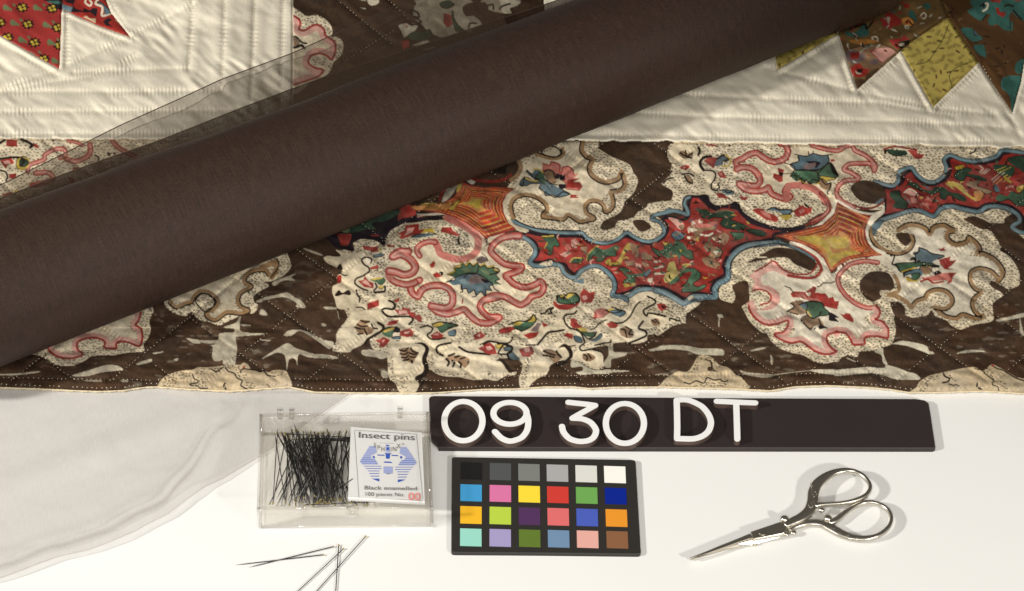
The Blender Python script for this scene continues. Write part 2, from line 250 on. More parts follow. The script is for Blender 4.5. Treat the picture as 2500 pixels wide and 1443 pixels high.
t 11 -1;J 830,120 950,55 1080,55 1190,100 1250,170 1310,80 1430,55 1500,90 1570,120
t 11 -1;J 1560,130 1490,150 1480,220 1540,290 1630,310 1750,270 1770,220 1860,290 1910,370 1880,420 1990,445 2120,520 2210,640 2210,720 2150,800
t 10 1;J 2150,750 2050,660 1900,630 1800,680 1790,790 1850,890 1930,940 1830,1040 1820,1130 1870,1220 1960,1270 1850,1290 1690,1240 1600,1290 1450,1260 1320,1160
t 10 1;J 1310,1140 1450,1160 1540,1090 1540,1010 1460,930 1340,910 1230,950 1190,1020 1080,1060 1010,1150
l T 10;J 1010,1150 940,1070 820,1000 700,975
t 9 1;J 460,90 475,200 540,310 680,400 840,430 980,370 1030,270 1010,190
l T 9;J 780,720 835,830 830,930 700,975
s 12;J 560,550 380,530 200,570 80,670 30,760 60,880 160,1010 300,1110 430,1150 540,1140
j 12 1;J 545,1130 590,1190 570,1270 530,1300 620,1330 690,1410 K 700,470 690,570 550,550 420,550 380,600 385,650 240,660 200,590 130,510 0,490 H 2420,490 2290,530 2280,620 2350,720 2400,750 2280,790 2150,760 2050,700 1930,620 1800,640 1660,590 1580,520 1700,490 1760,400 1750,340 1600,390 1450,390 1330,310 1250,200 1240,100
p p;G 1250,720 1420,640 1570,550 1700,660 1840,720 1760,740 1560,660 1410,730 1420,840 1520,860 1640,960 1640,1080 1560,1160 1400,1180 1260,1080 1230,1090 1330,1180 1500,1120 1540,1020 1510,930 1400,890 1290,900 1320,800
l R 4;G 1290,920 1390,905 1490,940 1535,1010 1500,1080 1400,1105
l R 4;G 1320,670 1450,600 1570,530 1690,640 1850,700 2020,700 2110,640 2150,560
l R 7;G 1760,720 1950,750 2120,740 2200,640 2140,500 2000,380 1800,290
j 11 1;N 1870,230 1840,340 1800,400 1870,450 1890,560 1850,680 1700,630 1580,620 1540,660 1540,710 1390,700 1390,620 1280,570 1130,580 1030,630 1030,720 1100,790 960,840 800,830 680,770 640,710
t 10 1;L 190,850 270,920 400,870 470,850 520,770 600,715 710,730 790,790 830,850 790,930 680,1000 700,1060 800,1090 920,1000 1000,990 1130,1005 1230,970 1130,920 1090,840 1120,740 1220,680 1270,650 1180,590 1200,500 1300,440 1450,430 1510,500
o K 3;L 530,850 600,755 700,760 780,840 760,920 660,990
l T 12;L 1400,400 1500,360 1590,330 1600,430 1540,530
l K 3;L 1600,280 1640,350 1600,440 1530,530
s 11;O 370,540 390,450 580,380 600,310 740,240 850,240 870,310 800,360
s 13;O 880,370 1000,400 1140,350 1200,270 1190,180
s 13;O 420,720 560,690 690,640 700,600 620,550 470,560
s 12;O 1490,130 1560,210 1690,290 1800,340
s 8;O 900,130 1010,150 1100,190
# ---------- lozenges of red and yellow stripes
z 1490,810;P 1270,430 1400,520 1650,550 1950,540 2190,575 2050,680 1980,830 2000,1000 2080,1170 2220,1280 1950,1370 1680,1443 1560,1330 1350,1180 1100,1060 800,980 600,960 450,960 360,880 700,830 930,830 1100,740 1230,600
p O;P 400,890 700,840 930,840 1100,800 1040,930 800,940 500,950
p Y;P 1050,930 1130,840 1250,760 1180,860 1120,940
p Y;P 540,840 800,820 760,850 580,860
p Y;P 1200,480 1270,430 1260,560 1180,640
p w;P 1310,400 1400,370 1510,430 1460,500 1400,480
p H;P 920,800 1030,520 1200,440 1220,470 1100,680 1000,780
l R 4;P 1270,430 1350,500 1480,540
l r 8;P 1420,370 1540,430 1800,450 2000,420 2120,340
l r 7;P 880,760 930,650 1020,530
z 2050,593;Z 1893,575 1960,562 2005,550 2036,522 2044,493 2085,508 2128,528 2112,555 2114,580 2122,600 2140,615 2156,623 2110,628 2075,634 2050,648 2029,665 2020,650 2010,630 1985,608 1950,592 1925,586
p O;Z 1940,578 2000,574 2040,574 2070,576 2080,605 2100,618 2060,628 2040,642 2029,658 2010,620 1985,598
p Y;Z 1945,580 1995,577 2020,590 2033,618 2068,612 2100,618 2060,628 2030,650 2018,618 2002,600
p Y;Z 2020,582 2066,580 2070,602 2034,606
l w 6;Z 2132,530 2118,556 2119,582 2132,604 2160,618
l w 5;I 20,810 150,890 300,960 480,990 600,960 640,900
p w;I 480,1010 620,950 650,900 640,980 560,1050 470,1150 410,1250 400,1180
l w 8;G 1800,290 1950,330 2150,450 2230,560 2290,660
# ---------- flowers and leaves
q P;C 790,320 880,340 910,300 1020,340 1010,430 1050,380 1110,350 1180,380 1210,460 1270,460 1200,510 1270,520 1180,570 1280,570 1310,630 1270,680 1100,660 1090,580 960,490 940,420 860,400 780,420
l R 3;C 790,320 880,345 905,300 1015,340 1010,440 1040,440 1050,375 1130,360 1190,410 1200,470
q R;C 1120,540 1280,520 1170,570 1280,575 1310,640 1270,680 1250,650 1100,640
q R;C 1160,730 1270,740 1230,755 1280,780 1150,780
q N;C 970,450 1080,480 1080,550 950,520
q N;C 1000,590 1100,600 1090,650 1000,670
p u;C 480,600 550,500 700,560 600,470 580,420 650,450 690,400 780,420 820,520 900,590 1000,640 1070,680 1150,730 1000,770 920,740 830,750 800,690 740,640 760,590 640,590 560,620
p G;C 780,430 820,520 830,600 760,560 690,500
p Y;C 540,495 620,530 730,550 700,570 590,550
l Y 3;C 660,400 740,400 790,440 830,480
p E;C 800,440 870,410 930,440 960,520 960,580 870,570 830,500
l K 2.5;C 570,440 580,410 630,470 690,530 750,520
l K 2.5;C 480,600 520,620 545,500
l K 3;C 800,430 870,405 930,440 950,510 980,520
l K 2.5;C 830,540 900,590 1000,610
l K 2.5;C 740,650 850,720 960,770 1050,700 1150,730
q Y;A 1690,925 1780,880 1785,815 1860,800 1870,755 1940,790 1980,735 2030,790 2100,745 2120,800 2190,765 2230,820 2320,795 2330,850 2405,870 2350,920 2300,960 1800,960
q u;A 1690,1010 1790,1000 1800,950 1900,920 2060,900 2250,960 2310,1060 2250,1080 2285,1140 2210,1130 2200,1215 2140,1150 2080,1205 2050,1130 1980,1175 1950,1110 1880,1125 1875,1060 1770,1065
q U;A 1850,1010 1920,960 2000,1060 1960,1100 1900,1060
q U;A 2060,1050 2150,1050 2180,1120 2100,1140
q G;A 1720,930 1800,890 1800,840 1870,830 1890,780 1950,815 1990,770 2040,815 2095,775 2130,825 2190,800 2230,845 2310,830 2310,880 2390,890 2340,930 2395,990 2330,1010 2405,1060 2300,1050 2200,980 2080,910 1950,910 1820,960
q L;A 1880,860 1960,840 2020,880 1940,895
q L;A 2140,860 2230,880 2270,930 2180,910
l K 2;A 1720,930 1800,890 1800,840 1870,830 1890,780 1950,815 1990,770 2040,815 2095,775 2130,825 2190,800 2230,845 2310,830
l K 2.2;A 1700,1012 1790,1000 1820,955 1950,912 2080,910 2200,980 2300,1050
l K 2;A 1875,1062 1880,1125 1950,1110 1980,1175 2050,1130 2080,1205 2140,1150 2200,1215 2210,1130
p M;A 1980,980 2060,930 2200,980 2190,1020 2000,1050
p N;A 2140,980 2260,1010 2200,1040
l K 2.5;A 1680,1030 1740,1000 1790,960
l K 2.5;A 1920,970 1960,920 2080,910 2110,820
l K 2.5;A 1880,1060 1900,1150 1870,1160
l K 2.5;A 2060,1150 2080,1210 2030,1220
l K 2.5;A 2290,1040 2320,1110 2380,1150
l K 3;A 2260,930 2380,890 2370,850 2290,830
p M;A 2080,730 2160,680 2240,730 2230,750 2120,780
l K 2;A 2150,640 2200,680 2240,740
q R;A 1460,790 1490,770 1510,740 1540,770 1520,830 1480,840
q R;A 1500,920 1560,890 1600,930 1640,950 1540,970
p K;A 1580,900 1640,890 1630,940
q R;A 1140,270 1320,250 1320,330 1400,320 1350,380 1240,400 1110,450 1060,450 1080,400 1020,390 1130,340
q p;A 1170,310 1260,300 1230,370 1110,430 1150,370
q Y;A 1340,380 1400,320 1500,310 1540,380 1440,360
p u;A 1220,420 1330,390 1560,390 1420,420 1280,440
q R;A 1620,300 1750,300 1770,340 1870,400 1840,420 1700,380 1610,360
l K 5;A 1850,440 1840,480 1860,520
q R;A 560,540 700,560 770,550 780,610 720,630 590,590
q Y;A 790,570 840,590 790,630
p u;A 720,670 800,640 870,660 800,690 730,700
l K 4;A 680,770 690,720 620,695 560,730 590,790 650,830 660,880 580,940 490,980 470,1040 540,1100 640,1140
p w;A 600,750 640,710 680,740 660,780
q R;A 890,530 1000,540 990,560 900,560
q R;A 660,840 780,790 780,850 680,860
q R;A 510,1010 580,1000 600,940 650,1010 720,1040 720,1110 590,1090
q p;A 560,1030 610,990 650,1030 690,1090
p R;A 235,950 290,940 290,1020 240,1040
p G;A 670,990 830,970 870,1010 820,1060 730,1020
p Y;A 690,980 820,960 830,980 720,1000
l K 4;A 720,1140 760,1090 740,1040
l K 5;A 870,1080 860,1150 730,1160
p Y;A 770,1090 850,1070 830,1120
p K;A 200,1200 260,1130 300,1170 380,1130 420,1170 400,1200 320,1190 250,1210
l K 4;A 490,1130 500,1190 535,1240 530,1290
l K 3;A 270,900 330,940 370,930
p K;A 230,830 280,780 310,850 280,870
q R;A 630,1310 790,1260 790,1340 640,1390
q R;A 990,1280 1060,1230 1060,1280 1010,1300
l K 5;A 920,1270 980,1300 1000,1350 970,1380
p K;A 1230,1380 1290,1370 1260,1390
l R 3;A 1900,1250 1895,1310
q R;B 640,110 790,60 790,120 640,185
q R;B 990,80 1060,30 1060,70 1010,95
l K 5;B 920,75 980,100 1000,150 980,190 880,180 830,200 870,260 950,290 1100,285 1210,290 1240,330 1190,390
q R;B 990,190 1090,200 1100,170 1200,180 1210,230 1270,230 1280,270 1330,260 1360,310 1350,370 1250,310 1180,260 1060,270
q p;B 1050,210 1160,200 1170,250 1060,260
p K;B 1230,185 1290,170 1260,195
l K 3;B 490,165 560,165 600,195
p E;B 480,410 550,330 660,350 620,400 720,450 680,520 600,520 500,490
l K 4;B 550,340 600,360 660,355
l K 4;B 500,390 560,420 640,410
l K 4;B 470,430 540,450 600,450
l K 4;B 690,390 720,440 770,450
l K 4;B 510,520 570,515
l K 4;B 600,470 630,530
q R;B 890,400 920,350 1050,330 1030,380 950,410
p G;B 830,490 900,430 1020,430 1060,470 980,500 950,560 860,540
p Y;B 840,480 920,440 1020,420 1010,445 900,490 850,500
p N;B 1010,420 1070,450 1060,500 980,490
q R;B 1070,480 1200,440 1250,490 1240,550 1160,560 1060,540
q p;B 1120,490 1200,470 1190,510 1130,520
q R;B 720,600 800,590 850,560 940,600 900,650 850,700 790,680 800,640
q p;B 830,600 870,590 840,640
p u;B 960,560 1070,550 1060,590 980,590
l K 6;B 780,370 850,420 820,480 720,540 640,590 610,640
p E;B 1070,720 1180,700 1310,770 1280,830 1230,900 1100,840
l K 4;B 1060,730 1130,745 1180,700
l K 4;B 1070,780 1140,790 1170,760
l K 4;B 1090,830 1150,830 1180,800
l K 4;B 1110,870 1170,860 1190,850
l K 4;B 1210,700 1240,750 1310,770
l K 4;B 1190,770 1250,790 1290,790
l K 4;B 1200,820 1250,830 1280,820
l K 5;B 1220,870 1230,900
t K 12;B 1270,640 1370,650 1430,720 1390,850 1420,980 1380,1060 1290,1110 1370,1150 1330,1230 1290,1250
l K 5;B 1750,635 1600,665 1550,710 1570,770 1640,805
l K 5;B 1850,690 1950,750 2060,770 2260,790
p E;B 1680,840 1800,800 1950,820 1990,870 1930,970 1850,900
l K 5;B 1680,850 1720,890 1700,940
l K 5;B 1760,870 1790,900 1770,950
l K 5;B 1850,890 1880,920 1870,960
l K 5;B 1710,810 1790,780
l K 5;B 1800,830 1850,810
l K 4;B 1870,850 1930,830
p K;B 1960,890 1990,880 1970,930
q R;B 1470,540 1560,480 1650,540 1620,580 1500,580
q p;B 1510,530 1570,500 1590,540
p G;B 1490,380 1650,370 1820,400 1700,460 1620,500 1560,440
p Y;B 1500,380 1620,365 1640,400 1530,430
p u;B 1700,490 1800,460 1800,540 1720,540
l K 4;B 1340,430 1430,410 1500,440 1480,490 1430,530 1470,580 1560,590 1670,570
l K 3;B 1490,390 1600,360 1800,390 1830,410 1700,440
q R;B 2040,530 2110,500 2130,480 2210,540 2150,580 2060,600
q p;B 2080,540 2130,520 2130,560
p K;B 2180,500 2240,520 2200,530
q R;B 2380,460 2450,430 2500,440 2500,510 2390,510
q R;B 2100,710 2270,640 2360,780 2240,790
q p;B 2160,700 2260,680 2270,750
l K 3;B 2130,660 2250,610 2400,640 2500,640
q Y;B 2330,660 2450,650 2440,710 2350,710
q R;E 0,660 90,630 150,680 180,790 80,790 0,760
q p;E 30,690 90,680 130,720 60,740
q Y;E 170,650 280,640 270,710 170,710
p u;E 280,700 380,680 380,740 460,820 480,860 360,850 320,800 380,750 290,740
l K 4;E 0,660 80,620 180,630 300,650 370,610 390,560
l K 4;E 190,650 270,650 230,710 200,780 300,790
l K 5;E 290,660 380,690 370,750 320,780 340,850
p G;E 400,410 520,370 640,330 690,340 650,410 530,470 450,450
p Y;E 390,380 480,345 510,380 450,410
p Y;E 570,350 660,270 690,300 680,350 600,360
l K 3.5;E 330,395 400,370 470,345 560,350 630,320 660,260 700,310 690,360
l K 3;E 410,440 520,475 620,430
q R;E 210,490 270,430 400,420 410,450 340,510
q R;E 530,530 620,500 740,490 700,560 610,590
q M;E 620,480 720,370 770,380 720,490
q R;E 770,360 870,400 800,430
l K 4;E 760,250 820,240 860,190 930,170 890,210 910,240 860,250
q R;E 920,70 1000,130 1180,130 1280,90 1260,140 1120,200 1000,190 940,150
p g;E 980,10 1250,0 1280,80 1180,120 1020,100
p Y;E 1020,10 1150,0 1060,50
q R;D 1280,970 1330,890 1410,950 1480,930 1470,1010 1440,1080 1300,1080
q p;D 1300,1000 1360,980 1390,1030 1340,1060
p G;D 980,980 1040,1020 1120,960 1230,960 1270,1040 1180,1090 1000,1080
p Y;D 990,1000 1080,1020 1130,960 1230,960 1200,980 1100,1030
l K 3;D 980,980 1000,1080 1180,1100 1280,1060 1240,970 1130,955 1060,1030
l K 4;E 1240,210 1200,250 1100,260 1070,300 1090,380 1150,440 1220,460 1290,500 1330,580 1340,640 1280,690 1310,740 1440,720 1560,750
q R;E 1160,310 1240,320 1250,380 1330,430 1200,450 1160,400
p Y;E 1240,445 1350,435 1380,490 1280,480
p G;E 1290,490 1400,500 1490,500 1470,560 1370,550
l K 3;E 1240,450 1320,520 1390,580 1470,550 1500,490
p u;E 1400,590 1480,580 1560,510 1570,570 1480,620
q R;E 1060,540 1110,500 1190,520 1180,590
p u;E 1200,540 1300,560 1310,630 1230,620
l K 5;E 720,660 780,590 860,500 960,485 1070,465
l K 3;E 560,670 720,660
q R;E 470,720 640,680 680,760 620,820 520,820
q p;E 530,720 610,700 620,750 550,760
p E;E 790,740 900,730 1000,780 1040,830 960,900 860,820
l K 4;E 800,740 880,780 950,800
l K 4;E 790,800 860,810 940,830
l K 4;E 970,740 1000,800 1040,830
t K 10;E 1000,700 1080,670 1150,740 1160,820 1080,880
l K 3;E 1060,670 1150,680 1220,670
p K;E 960,900 1060,870 1120,900 1000,950
p E;E 1320,790 1400,770 1490,830 1420,880 1330,860
l K 4;E 1330,790 1380,820 1370,870
l K 4;E 1390,780 1430,840
p E;E 1810,460 1890,420 1990,480 1980,560 1900,570 1820,530
l K 3.5;E 1820,450 1880,470 1900,560
l K 3.5;E 1890,420 1960,460
l K 3.5;E 1970,460 1930,520 1990,530
p E;E 2220,340 2310,310 2350,390 2270,410
l K 3;E 2230,330 2290,370
l K 3;E 2280,320 2330,380
l K 5;E 2120,350 2060,440 2150,480 2160,540 2060,590 1930,640
l K 4;E 1480,670 1600,640 1690,630 1690,600
l K 4.5;E 2180,20 2260,60 2280,110 2140,190 2130,240 2170,280 2190,240 2310,260 2420,285
l K 4;E 2080,90 2020,150 1950,280 1860,360 1770,375 1690,360
l K 3;E 1640,330 1560,360 1480,440 1420,460
q P;E 1430,320 1480,270 1470,210 1560,170 1640,190 1680,230 1580,300 1490,310
q R;E 1430,320 1480,280 1460,220 1500,230 1510,300
q Y;E 1640,190 1720,170 1730,210 1660,220
p u;E 1680,220 1760,200 1890,230 1820,290 1720,260
l K 3;E 1620,200 1720,240 1830,210 1700,160
q R;E 1630,380 1700,360 1800,400 1760,440 1680,440
q R;E 2300,120 2380,110 2450,160 2370,220 2320,180
p K;E 2360,140 2420,160 2380,180
l K 4;H 190,340 200,310 290,340 330,345
# red-ground contents (left ground)
p G;D 780,210 930,190 1010,310 980,340 930,330 920,420 870,450 850,370 810,360 850,300
p Y;D 770,200 930,185 920,215 800,215
l Y 2;D 810,360 850,280
q p;D 1160,250 1230,230 1290,320 1220,360 1170,330
q P;D 1080,300 1140,290 1170,360 1130,400 1080,360
q p;D 1010,440 1090,400 1170,420 1090,480
q E;D 1300,330 1390,340 1360,420 1290,380
p r;D 1170,380 1280,380 1250,410 1190,410
p G;D 1150,550 1210,490 1310,500 1290,550
l Y 3;D 1150,545 1200,490 1330,490
p G;D 1380,500 1400,430 1490,340 1560,370 1640,370 1760,320 1810,360 1760,400 1760,460 1640,470 1580,530 1500,530 1470,450 1410,530
l Y 2.5;D 1370,520 1390,440 1490,340 1530,330
p Y;D 1620,530 1680,500 1700,550 1780,520 1830,440 1870,350 1930,290 2040,330 2050,370 1960,380 1890,410 1830,560 1780,590 1650,580
p E;D 1940,290 2060,340 2050,480 1980,430
q E;D 2090,430 2150,410 2240,470 2230,520 2110,510
q E;D 1880,540 2010,520 2000,590 1910,600
q p;D 2020,550 2100,590 2070,640 2020,600
q E;D 2110,530 2200,570 2190,610 2110,590
p G;D 1800,640 1860,610 1950,650 1990,700 2100,690 2200,640 2220,680 2130,740 2020,740 2000,830 1880,860 1860,790 1910,750
p u;D 2130,700 2220,640 2210,700 2150,740
q Y;D 1850,830 2030,820 2000,850 1880,880
p G;D 2240,350 2340,390 2400,380 2410,290 2500,300 2520,480 2350,470 2270,420
p Y;D 2380,280 2440,290 2420,310
q h;D 2250,520 2360,520 2340,560 2270,550
q h;D 2180,760 2250,750 2240,830 2180,800
p r;D 2000,760 2120,760 2060,790
p G;G 0,400 100,380 120,280 200,310 220,360 260,260 380,300 420,370 490,400 500,510 420,490 340,450 330,580 440,570 400,620 520,630 600,700 590,760 500,830 560,870 650,840 670,870 560,930 350,940 390,860 340,870 430,790 380,690 340,740 250,850 180,810 330,680 290,650 320,520 250,440 100,470
p u;G 210,170 280,130 360,170 380,220 300,260 240,230
q A;G 180,550 250,530 290,660 340,680 200,800 130,820 110,770 150,640
l Y 3;G 360,580 450,570 380,620
p Y;G 100,280 180,290 130,320
l h 5;G 0,620 100,600
l h 5;G 0,700 120,690
p R;G 80,510 160,520 150,570 90,560
p R;G 280,570 360,590 330,650 280,630
p r;G 380,690 480,680 440,760 390,760
p E;G 420,100 500,40 620,40 800,60 780,110 640,130 560,200 500,160
q w;G 420,90 500,90 560,120 440,160
l w 4;G 600,180 700,190 760,160
p E;G 430,200 560,190 600,230 520,260
q w;G 420,200 460,200 460,240 430,240
p p;F 170,1040 260,1050 370,1110 380,1190 320,1200 230,1110
p E;F 310,1150 380,1130 370,1210
p P;F 470,1100 560,1060 650,1120 740,1090 840,1090 780,1140 640,1180 500,1150
q w;F 490,1080 540,1120 480,1140
q w;F 580,1050 630,1110 570,1110
p g;F 570,930 680,930 760,980 900,960 1020,960 1060,1020 1000,1060 1090,1100 1200,1150 1150,1200 940,1180 860,1120 900,1050 780,1040 640,1050 590,1000
l L 2.5;F 800,970 920,940 1040,970
q G;F 1000,1230 1180,1240 1180,1300 1100,1340 1030,1300
p g;F 1200,1200 1400,1200 1480,1270 1400,1290 1280,1250
p r;F 1200,1090 1250,1110 1240,1130
p E;F 760,1310 900,1240 980,1290 930,1390 860,1380
l w 3;F 760,1310 810,1350 860,1350
p K;F 820,1300 880,1330 860,1350
p E;G 640,330 700,280 760,290 760,340 860,350 890,430 830,480 780,500 860,580 830,630 680,590 620,500 700,470 740,400 690,410
p w;G 770,400 830,400 810,450
p p;G 730,540 790,550 750,570
l N 2.5;G 690,350 720,390 690,420
l N 2.5;G 830,340 890,400 860,470 790,490
k 30 GGgYEp;D 620,200 1280,250 1650,340 2000,320 2400,260 2450,780 2200,830 1900,880 1750,690 1450,560 1200,630 950,530 780,480
k 30 GGgYEpu;F 200,1100 480,950 560,850 700,900 1050,950 1300,1150 1450,1280 1100,1380 800,1420 200,1420
k 30 GGgYEp;G 50,330 850,280 1050,320 880,500 830,720 700,820 500,900 300,900 80,800
k 40 GGgYEpu;I 700,700 900,540 1050,460 1350,640 1560,310 2000,350 2460,270 2480,830 2000,820 1500,820 1200,920 900,900 700,930
k 46 Kgr;D 620,180 1280,230 1650,330 2000,300 2400,230 2450,800 2200,850 1900,900 1750,700 1450,560 1200,640 950,530 760,500
k 40 Kgr;F 150,1060 480,900 560,790 700,880 1050,930 1300,1140 1560,1280 1500,1300 1100,1400 800,1440 200,1440 100,1200
k 50 Kgr;G 20,300 900,250 1150,280 900,500 850,750 700,850 500,930 300,930 50,840
k 60 KgrN;I 680,660 900,520 1050,450 1350,630 1560,280 2000,330 2480,250 2480,850 2000,840 1500,840 1200,930 900,930 680,950
# right ground
p g;I 960,600 1000,570 1080,590 1140,650 1250,680 1330,630 1440,640 1520,700 1640,720 1730,780 1710,830 1600,790 1500,740 1450,800 1390,770 1370,700 1280,740 1200,700 1100,670
p g;I 1570,480 1640,400 1760,380 1820,420 1740,450 1900,480 2000,530 1990,560 1850,520 1740,490 1700,550 1620,540
p Y;I 1470,570 1560,560 1680,610 1740,700 1830,770 1950,770 1880,820 1800,790 1700,720 1600,640 1540,630 1590,680 1480,610
p O;I 1830,690 1950,680 1960,770 1880,820 1850,760
p E;I 1730,600 1790,560 1890,560 1880,620 1950,640 2080,690 2010,730 1920,680 1850,660
q p;I 910,710 990,670 1080,740 1010,760
q P;I 990,770 1060,760 1080,850 1010,840
q P;I 1110,840 1220,850 1220,900 1130,880
q P;I 1200,750 1320,790 1290,830 1200,800
l w 3;I 910,710 980,660 1060,700 1090,740
l K 3;I 1060,780 1090,720 1160,750
q Y;I 1110,770 1160,760 1150,800
l K 4;I 1320,780 1290,840
p g;I 740,690 850,690 870,760 960,850 920,920 760,900 790,830 720,760
p Y;I 1590,360 1700,340 1680,390 1600,400
p g;I 2100,340 2350,350 2370,450 2300,500 2200,480 2120,420
l h 1.6;I 2070,540 2200,430
l h 1.6;I 2090,570 2240,440
l Y 1.6;I 2130,590 2280,470
l Y 1.6;I 2200,590 2320,490
l Y 1.6;I 2120,420 2260,360
l Y 1.6;I 2150,450 2330,370
q Y;I 2230,480 2340,570 2320,590 2240,540
l h 2;I 1910,440 1960,390
l h 2;I 1930,460 2020,390
l h 2;I 1970,460 2050,400
l h 2;I 1910,350 1950,380
p u;I 2090,640 2130,600 2180,690 2120,700
p g;I 2280,260 2500,230 2500,440 2400,380
p G;I 2120,780 2170,730 2280,750 2330,690 2440,720 2520,640 2520,860 2400,880 2300,800 2180,830
p Y;I 2400,640 2500,600 2480,680 2420,700
p r;I 2380,370 2480,430 2400,470
p r;I 2170,600 2240,570 2230,690
p r;I 1800,700 1840,690 1810,740
# flowers on the right upper ground
p u;F 1790,330 1900,290 1890,210 2010,220 2090,190 2200,220 2290,220 2300,300 2180,400 2080,420 1960,400 1850,400
p G;F 1800,490 1850,420 2000,420 2140,430 2190,490 2160,560 2050,590 2000,540 1950,570 1920,530 1860,550
p G;F 2150,420 2310,310 2370,380 2430,480 2370,510 2200,490
p Y;F 1890,520 1960,580 2100,600 2190,540 2200,490 2400,520 2300,550 2180,590 2050,600
q N;F 2000,290 2140,290 2200,310 2140,380 2080,360
p M;F 1970,340 2060,320 2130,310 2110,370 1990,410
l K 2.5;F 1710,315 1830,350 1850,400 1790,490 1860,480 1870,550 1940,520 1950,590 2010,540 2050,590 2080,540 2170,540 2160,460 2300,310
l K 2.5;F 1790,330 1900,290 1890,210 1850,200
l K 2.5;F 1890,210 2010,225 2090,190 2200,215 2290,210 2350,200
l K 2.5;F 2040,220 2030,160
l K 2.5;F 2090,190 2095,160
l K 3;F 2290,220 2300,300 2170,400 1860,410
p K;F 2310,300 2370,350 2430,490 2350,440
q R;F 1620,380 1710,400 1690,470 1690,560 1640,570 1560,510 1570,450 1640,470
p K;F 1640,440 1700,450 1670,500
l K 2;F 1700,460 1800,450
p E;F 2170,590 2210,520 2280,580 2320,590 2300,660 2230,660
l K 3;F 2200,530 2260,600 2330,580 2320,650 2280,700 2290,730
q R;F 2320,270 2360,260 2390,290 2330,300
p E;F 310,190 350,150 420,180 490,190 480,240 380,250
l K 4;F 330,180 390,220 480,250
l K 4;F 400,150 410,220
l K 4;F 490,180 430,230
q R;F 310,380 370,350 440,340 460,370 400,410
q p;F 360,375 400,360 390,390
l K 6;F 570,110 590,150 570,210
l K 7;F 740,230 650,240 600,290 600,350 640,410
l K 4;F 640,410 760,420 800,470 780,540 740,600 750,660 810,680 850,640 830,600
q R;F 640,280 710,240 820,240 820,310 770,390 700,330
p u;F 790,350 840,230 930,220 970,250 900,290 880,340
l K 4;F 820,260 900,210 980,260 920,300
l Y 4;F 930,210 1000,270 970,350 890,360
q R;F 820,450 890,410 910,450 950,510 860,510
q P;F 840,460 890,440 890,490
l K 4;F 350,465 450,455 510,490
l K 4;F 110,580 160,530 230,510
p E;F 390,490 440,480 500,570 450,590 400,540
l K 4;F 390,490 430,560 490,590
q R;F 660,65 820,75 820,95 680,85
p u;F 870,680 950,670 1040,700 1030,730 950,740
l K 3;F 860,680 910,670 960,710 1040,690
q R;F 800,720 880,710 980,790 840,780
q R;F 1120,740 1180,770 1230,750 1220,800 1140,810
q K;F 970,60 1010,80 980,105
q R;F 1280,940 1350,910 1430,930 1480,970 1600,1010 1640,1070 1600,1100 1450,1060
q P;F 1380,950 1440,950 1530,1010 1550,1060 1450,1020
p u;F 1480,940 1560,910 1650,940 1810,940 1780,1000 1700,1010 1640,960
l K 3;F 1480,940 1560,905 1660,930 1815,940 1760,1010
p Y;F 1650,1010 1800,1000 1780,1060 1700,1060
q R;F 1830,950 1950,870 2000,910 2080,900 2070,970 1960,1020 1870,1030
q P;F 1890,950 1960,920 1990,960 1920,990
p K;F 1280,890 1350,890 1330,910
p K;F 1980,850 2050,900 2000,900
q K;I 640,130 680,140 670,200 640,195
p g;I 690,140 920,150 940,210 800,220 700,180
l R 4;I 640,130 800,95 950,120 1080,140
q R;I 950,140 1080,150 1090,190 1180,200 1160,240 1100,270 1050,250
l K 4;I 1860,130 1840,165 1780,190
p W;G 1340,470 1460,470 1470,485 1360,490
# flower J
p G;J 780,570 900,550 1000,550 1100,540 1290,560 1280,600 1130,600 1060,620 920,640 850,670 810,620
p u;J 1000,500 1060,470 1030,420 1110,400 1110,350 1220,400 1290,440 1430,460 1300,530 1260,560 1150,540
l K 3;J 1110,350 1200,380 1280,430 1440,460 1360,500
l K 3;J 1040,440 1090,420 1110,350
l K 3;J 990,520 1050,490 1060,560
l K 3.5;J 730,460 780,450 770,510 750,570 810,580 850,660
p Y;J 860,670 1020,610 1080,620 1000,640 900,680
p u;J 910,700 1000,650 1130,640 1160,700 1080,760 1010,780 1000,700 930,720
p G;J 1020,700 1120,690 1100,760 1030,770
l K 4;J 910,740 910,680 1010,650
p Y;J 940,740 1050,780 1100,760 1080,800 960,800
p E;J 1130,620 1230,590 1280,600 1260,690 1170,700
l K 3;J 1110,640 1150,590 1290,590
q N;J 1260,610 1310,570 1390,590 1380,610 1300,620
q N;J 1300,680 1370,650 1420,700 1320,730
q R;J 1370,510 1530,470 1510,530 1610,510 1540,590 1490,620 1570,640 1450,640 1390,570
q P;J 1110,750 1240,740 1420,690 1540,680 1540,820 1450,780 1260,800
q R;J 1480,690 1610,680 1560,730 1540,810 1460,840 1540,760
l R 4;J 1130,800 1220,770 1300,820 1430,800
q R;J 1350,355 1390,370 1450,340 1440,370 1470,390 1400,400
# flower G/H
q R;G 1790,960 1840,930 1990,940 2050,900 2100,860 2140,880 2120,950 2260,960 2300,1020 2360,1000 2380,1060 2440,1060 2410,1170 2250,1130 2150,1070 2060,1060 1940,1010 1820,1010
q P;G 1830,960 1960,960 2020,1010 2150,1030 2220,1080 2060,1060 1900,1010
p w;G 1990,950 2060,950 2040,1000
p E;G 1750,1190 1850,1130 1780,1090 1890,1050 1960,1060 2000,1140 2010,1210 1900,1240
p E;G 1930,1310 2000,1250 2120,1290 2180,1290 2240,1400 2140,1380 2060,1440 2010,1400
p G;G 1920,1120 2000,1080 2090,1070 2200,1080 2250,1160 2300,1200 2280,1250 2170,1260 2080,1290 2010,1200
p u;G 1920,1110 1990,1080 2020,1130 1990,1160
l K 3;G 1910,1110 1980,1080 2080,1060 2200,1080 2240,1140
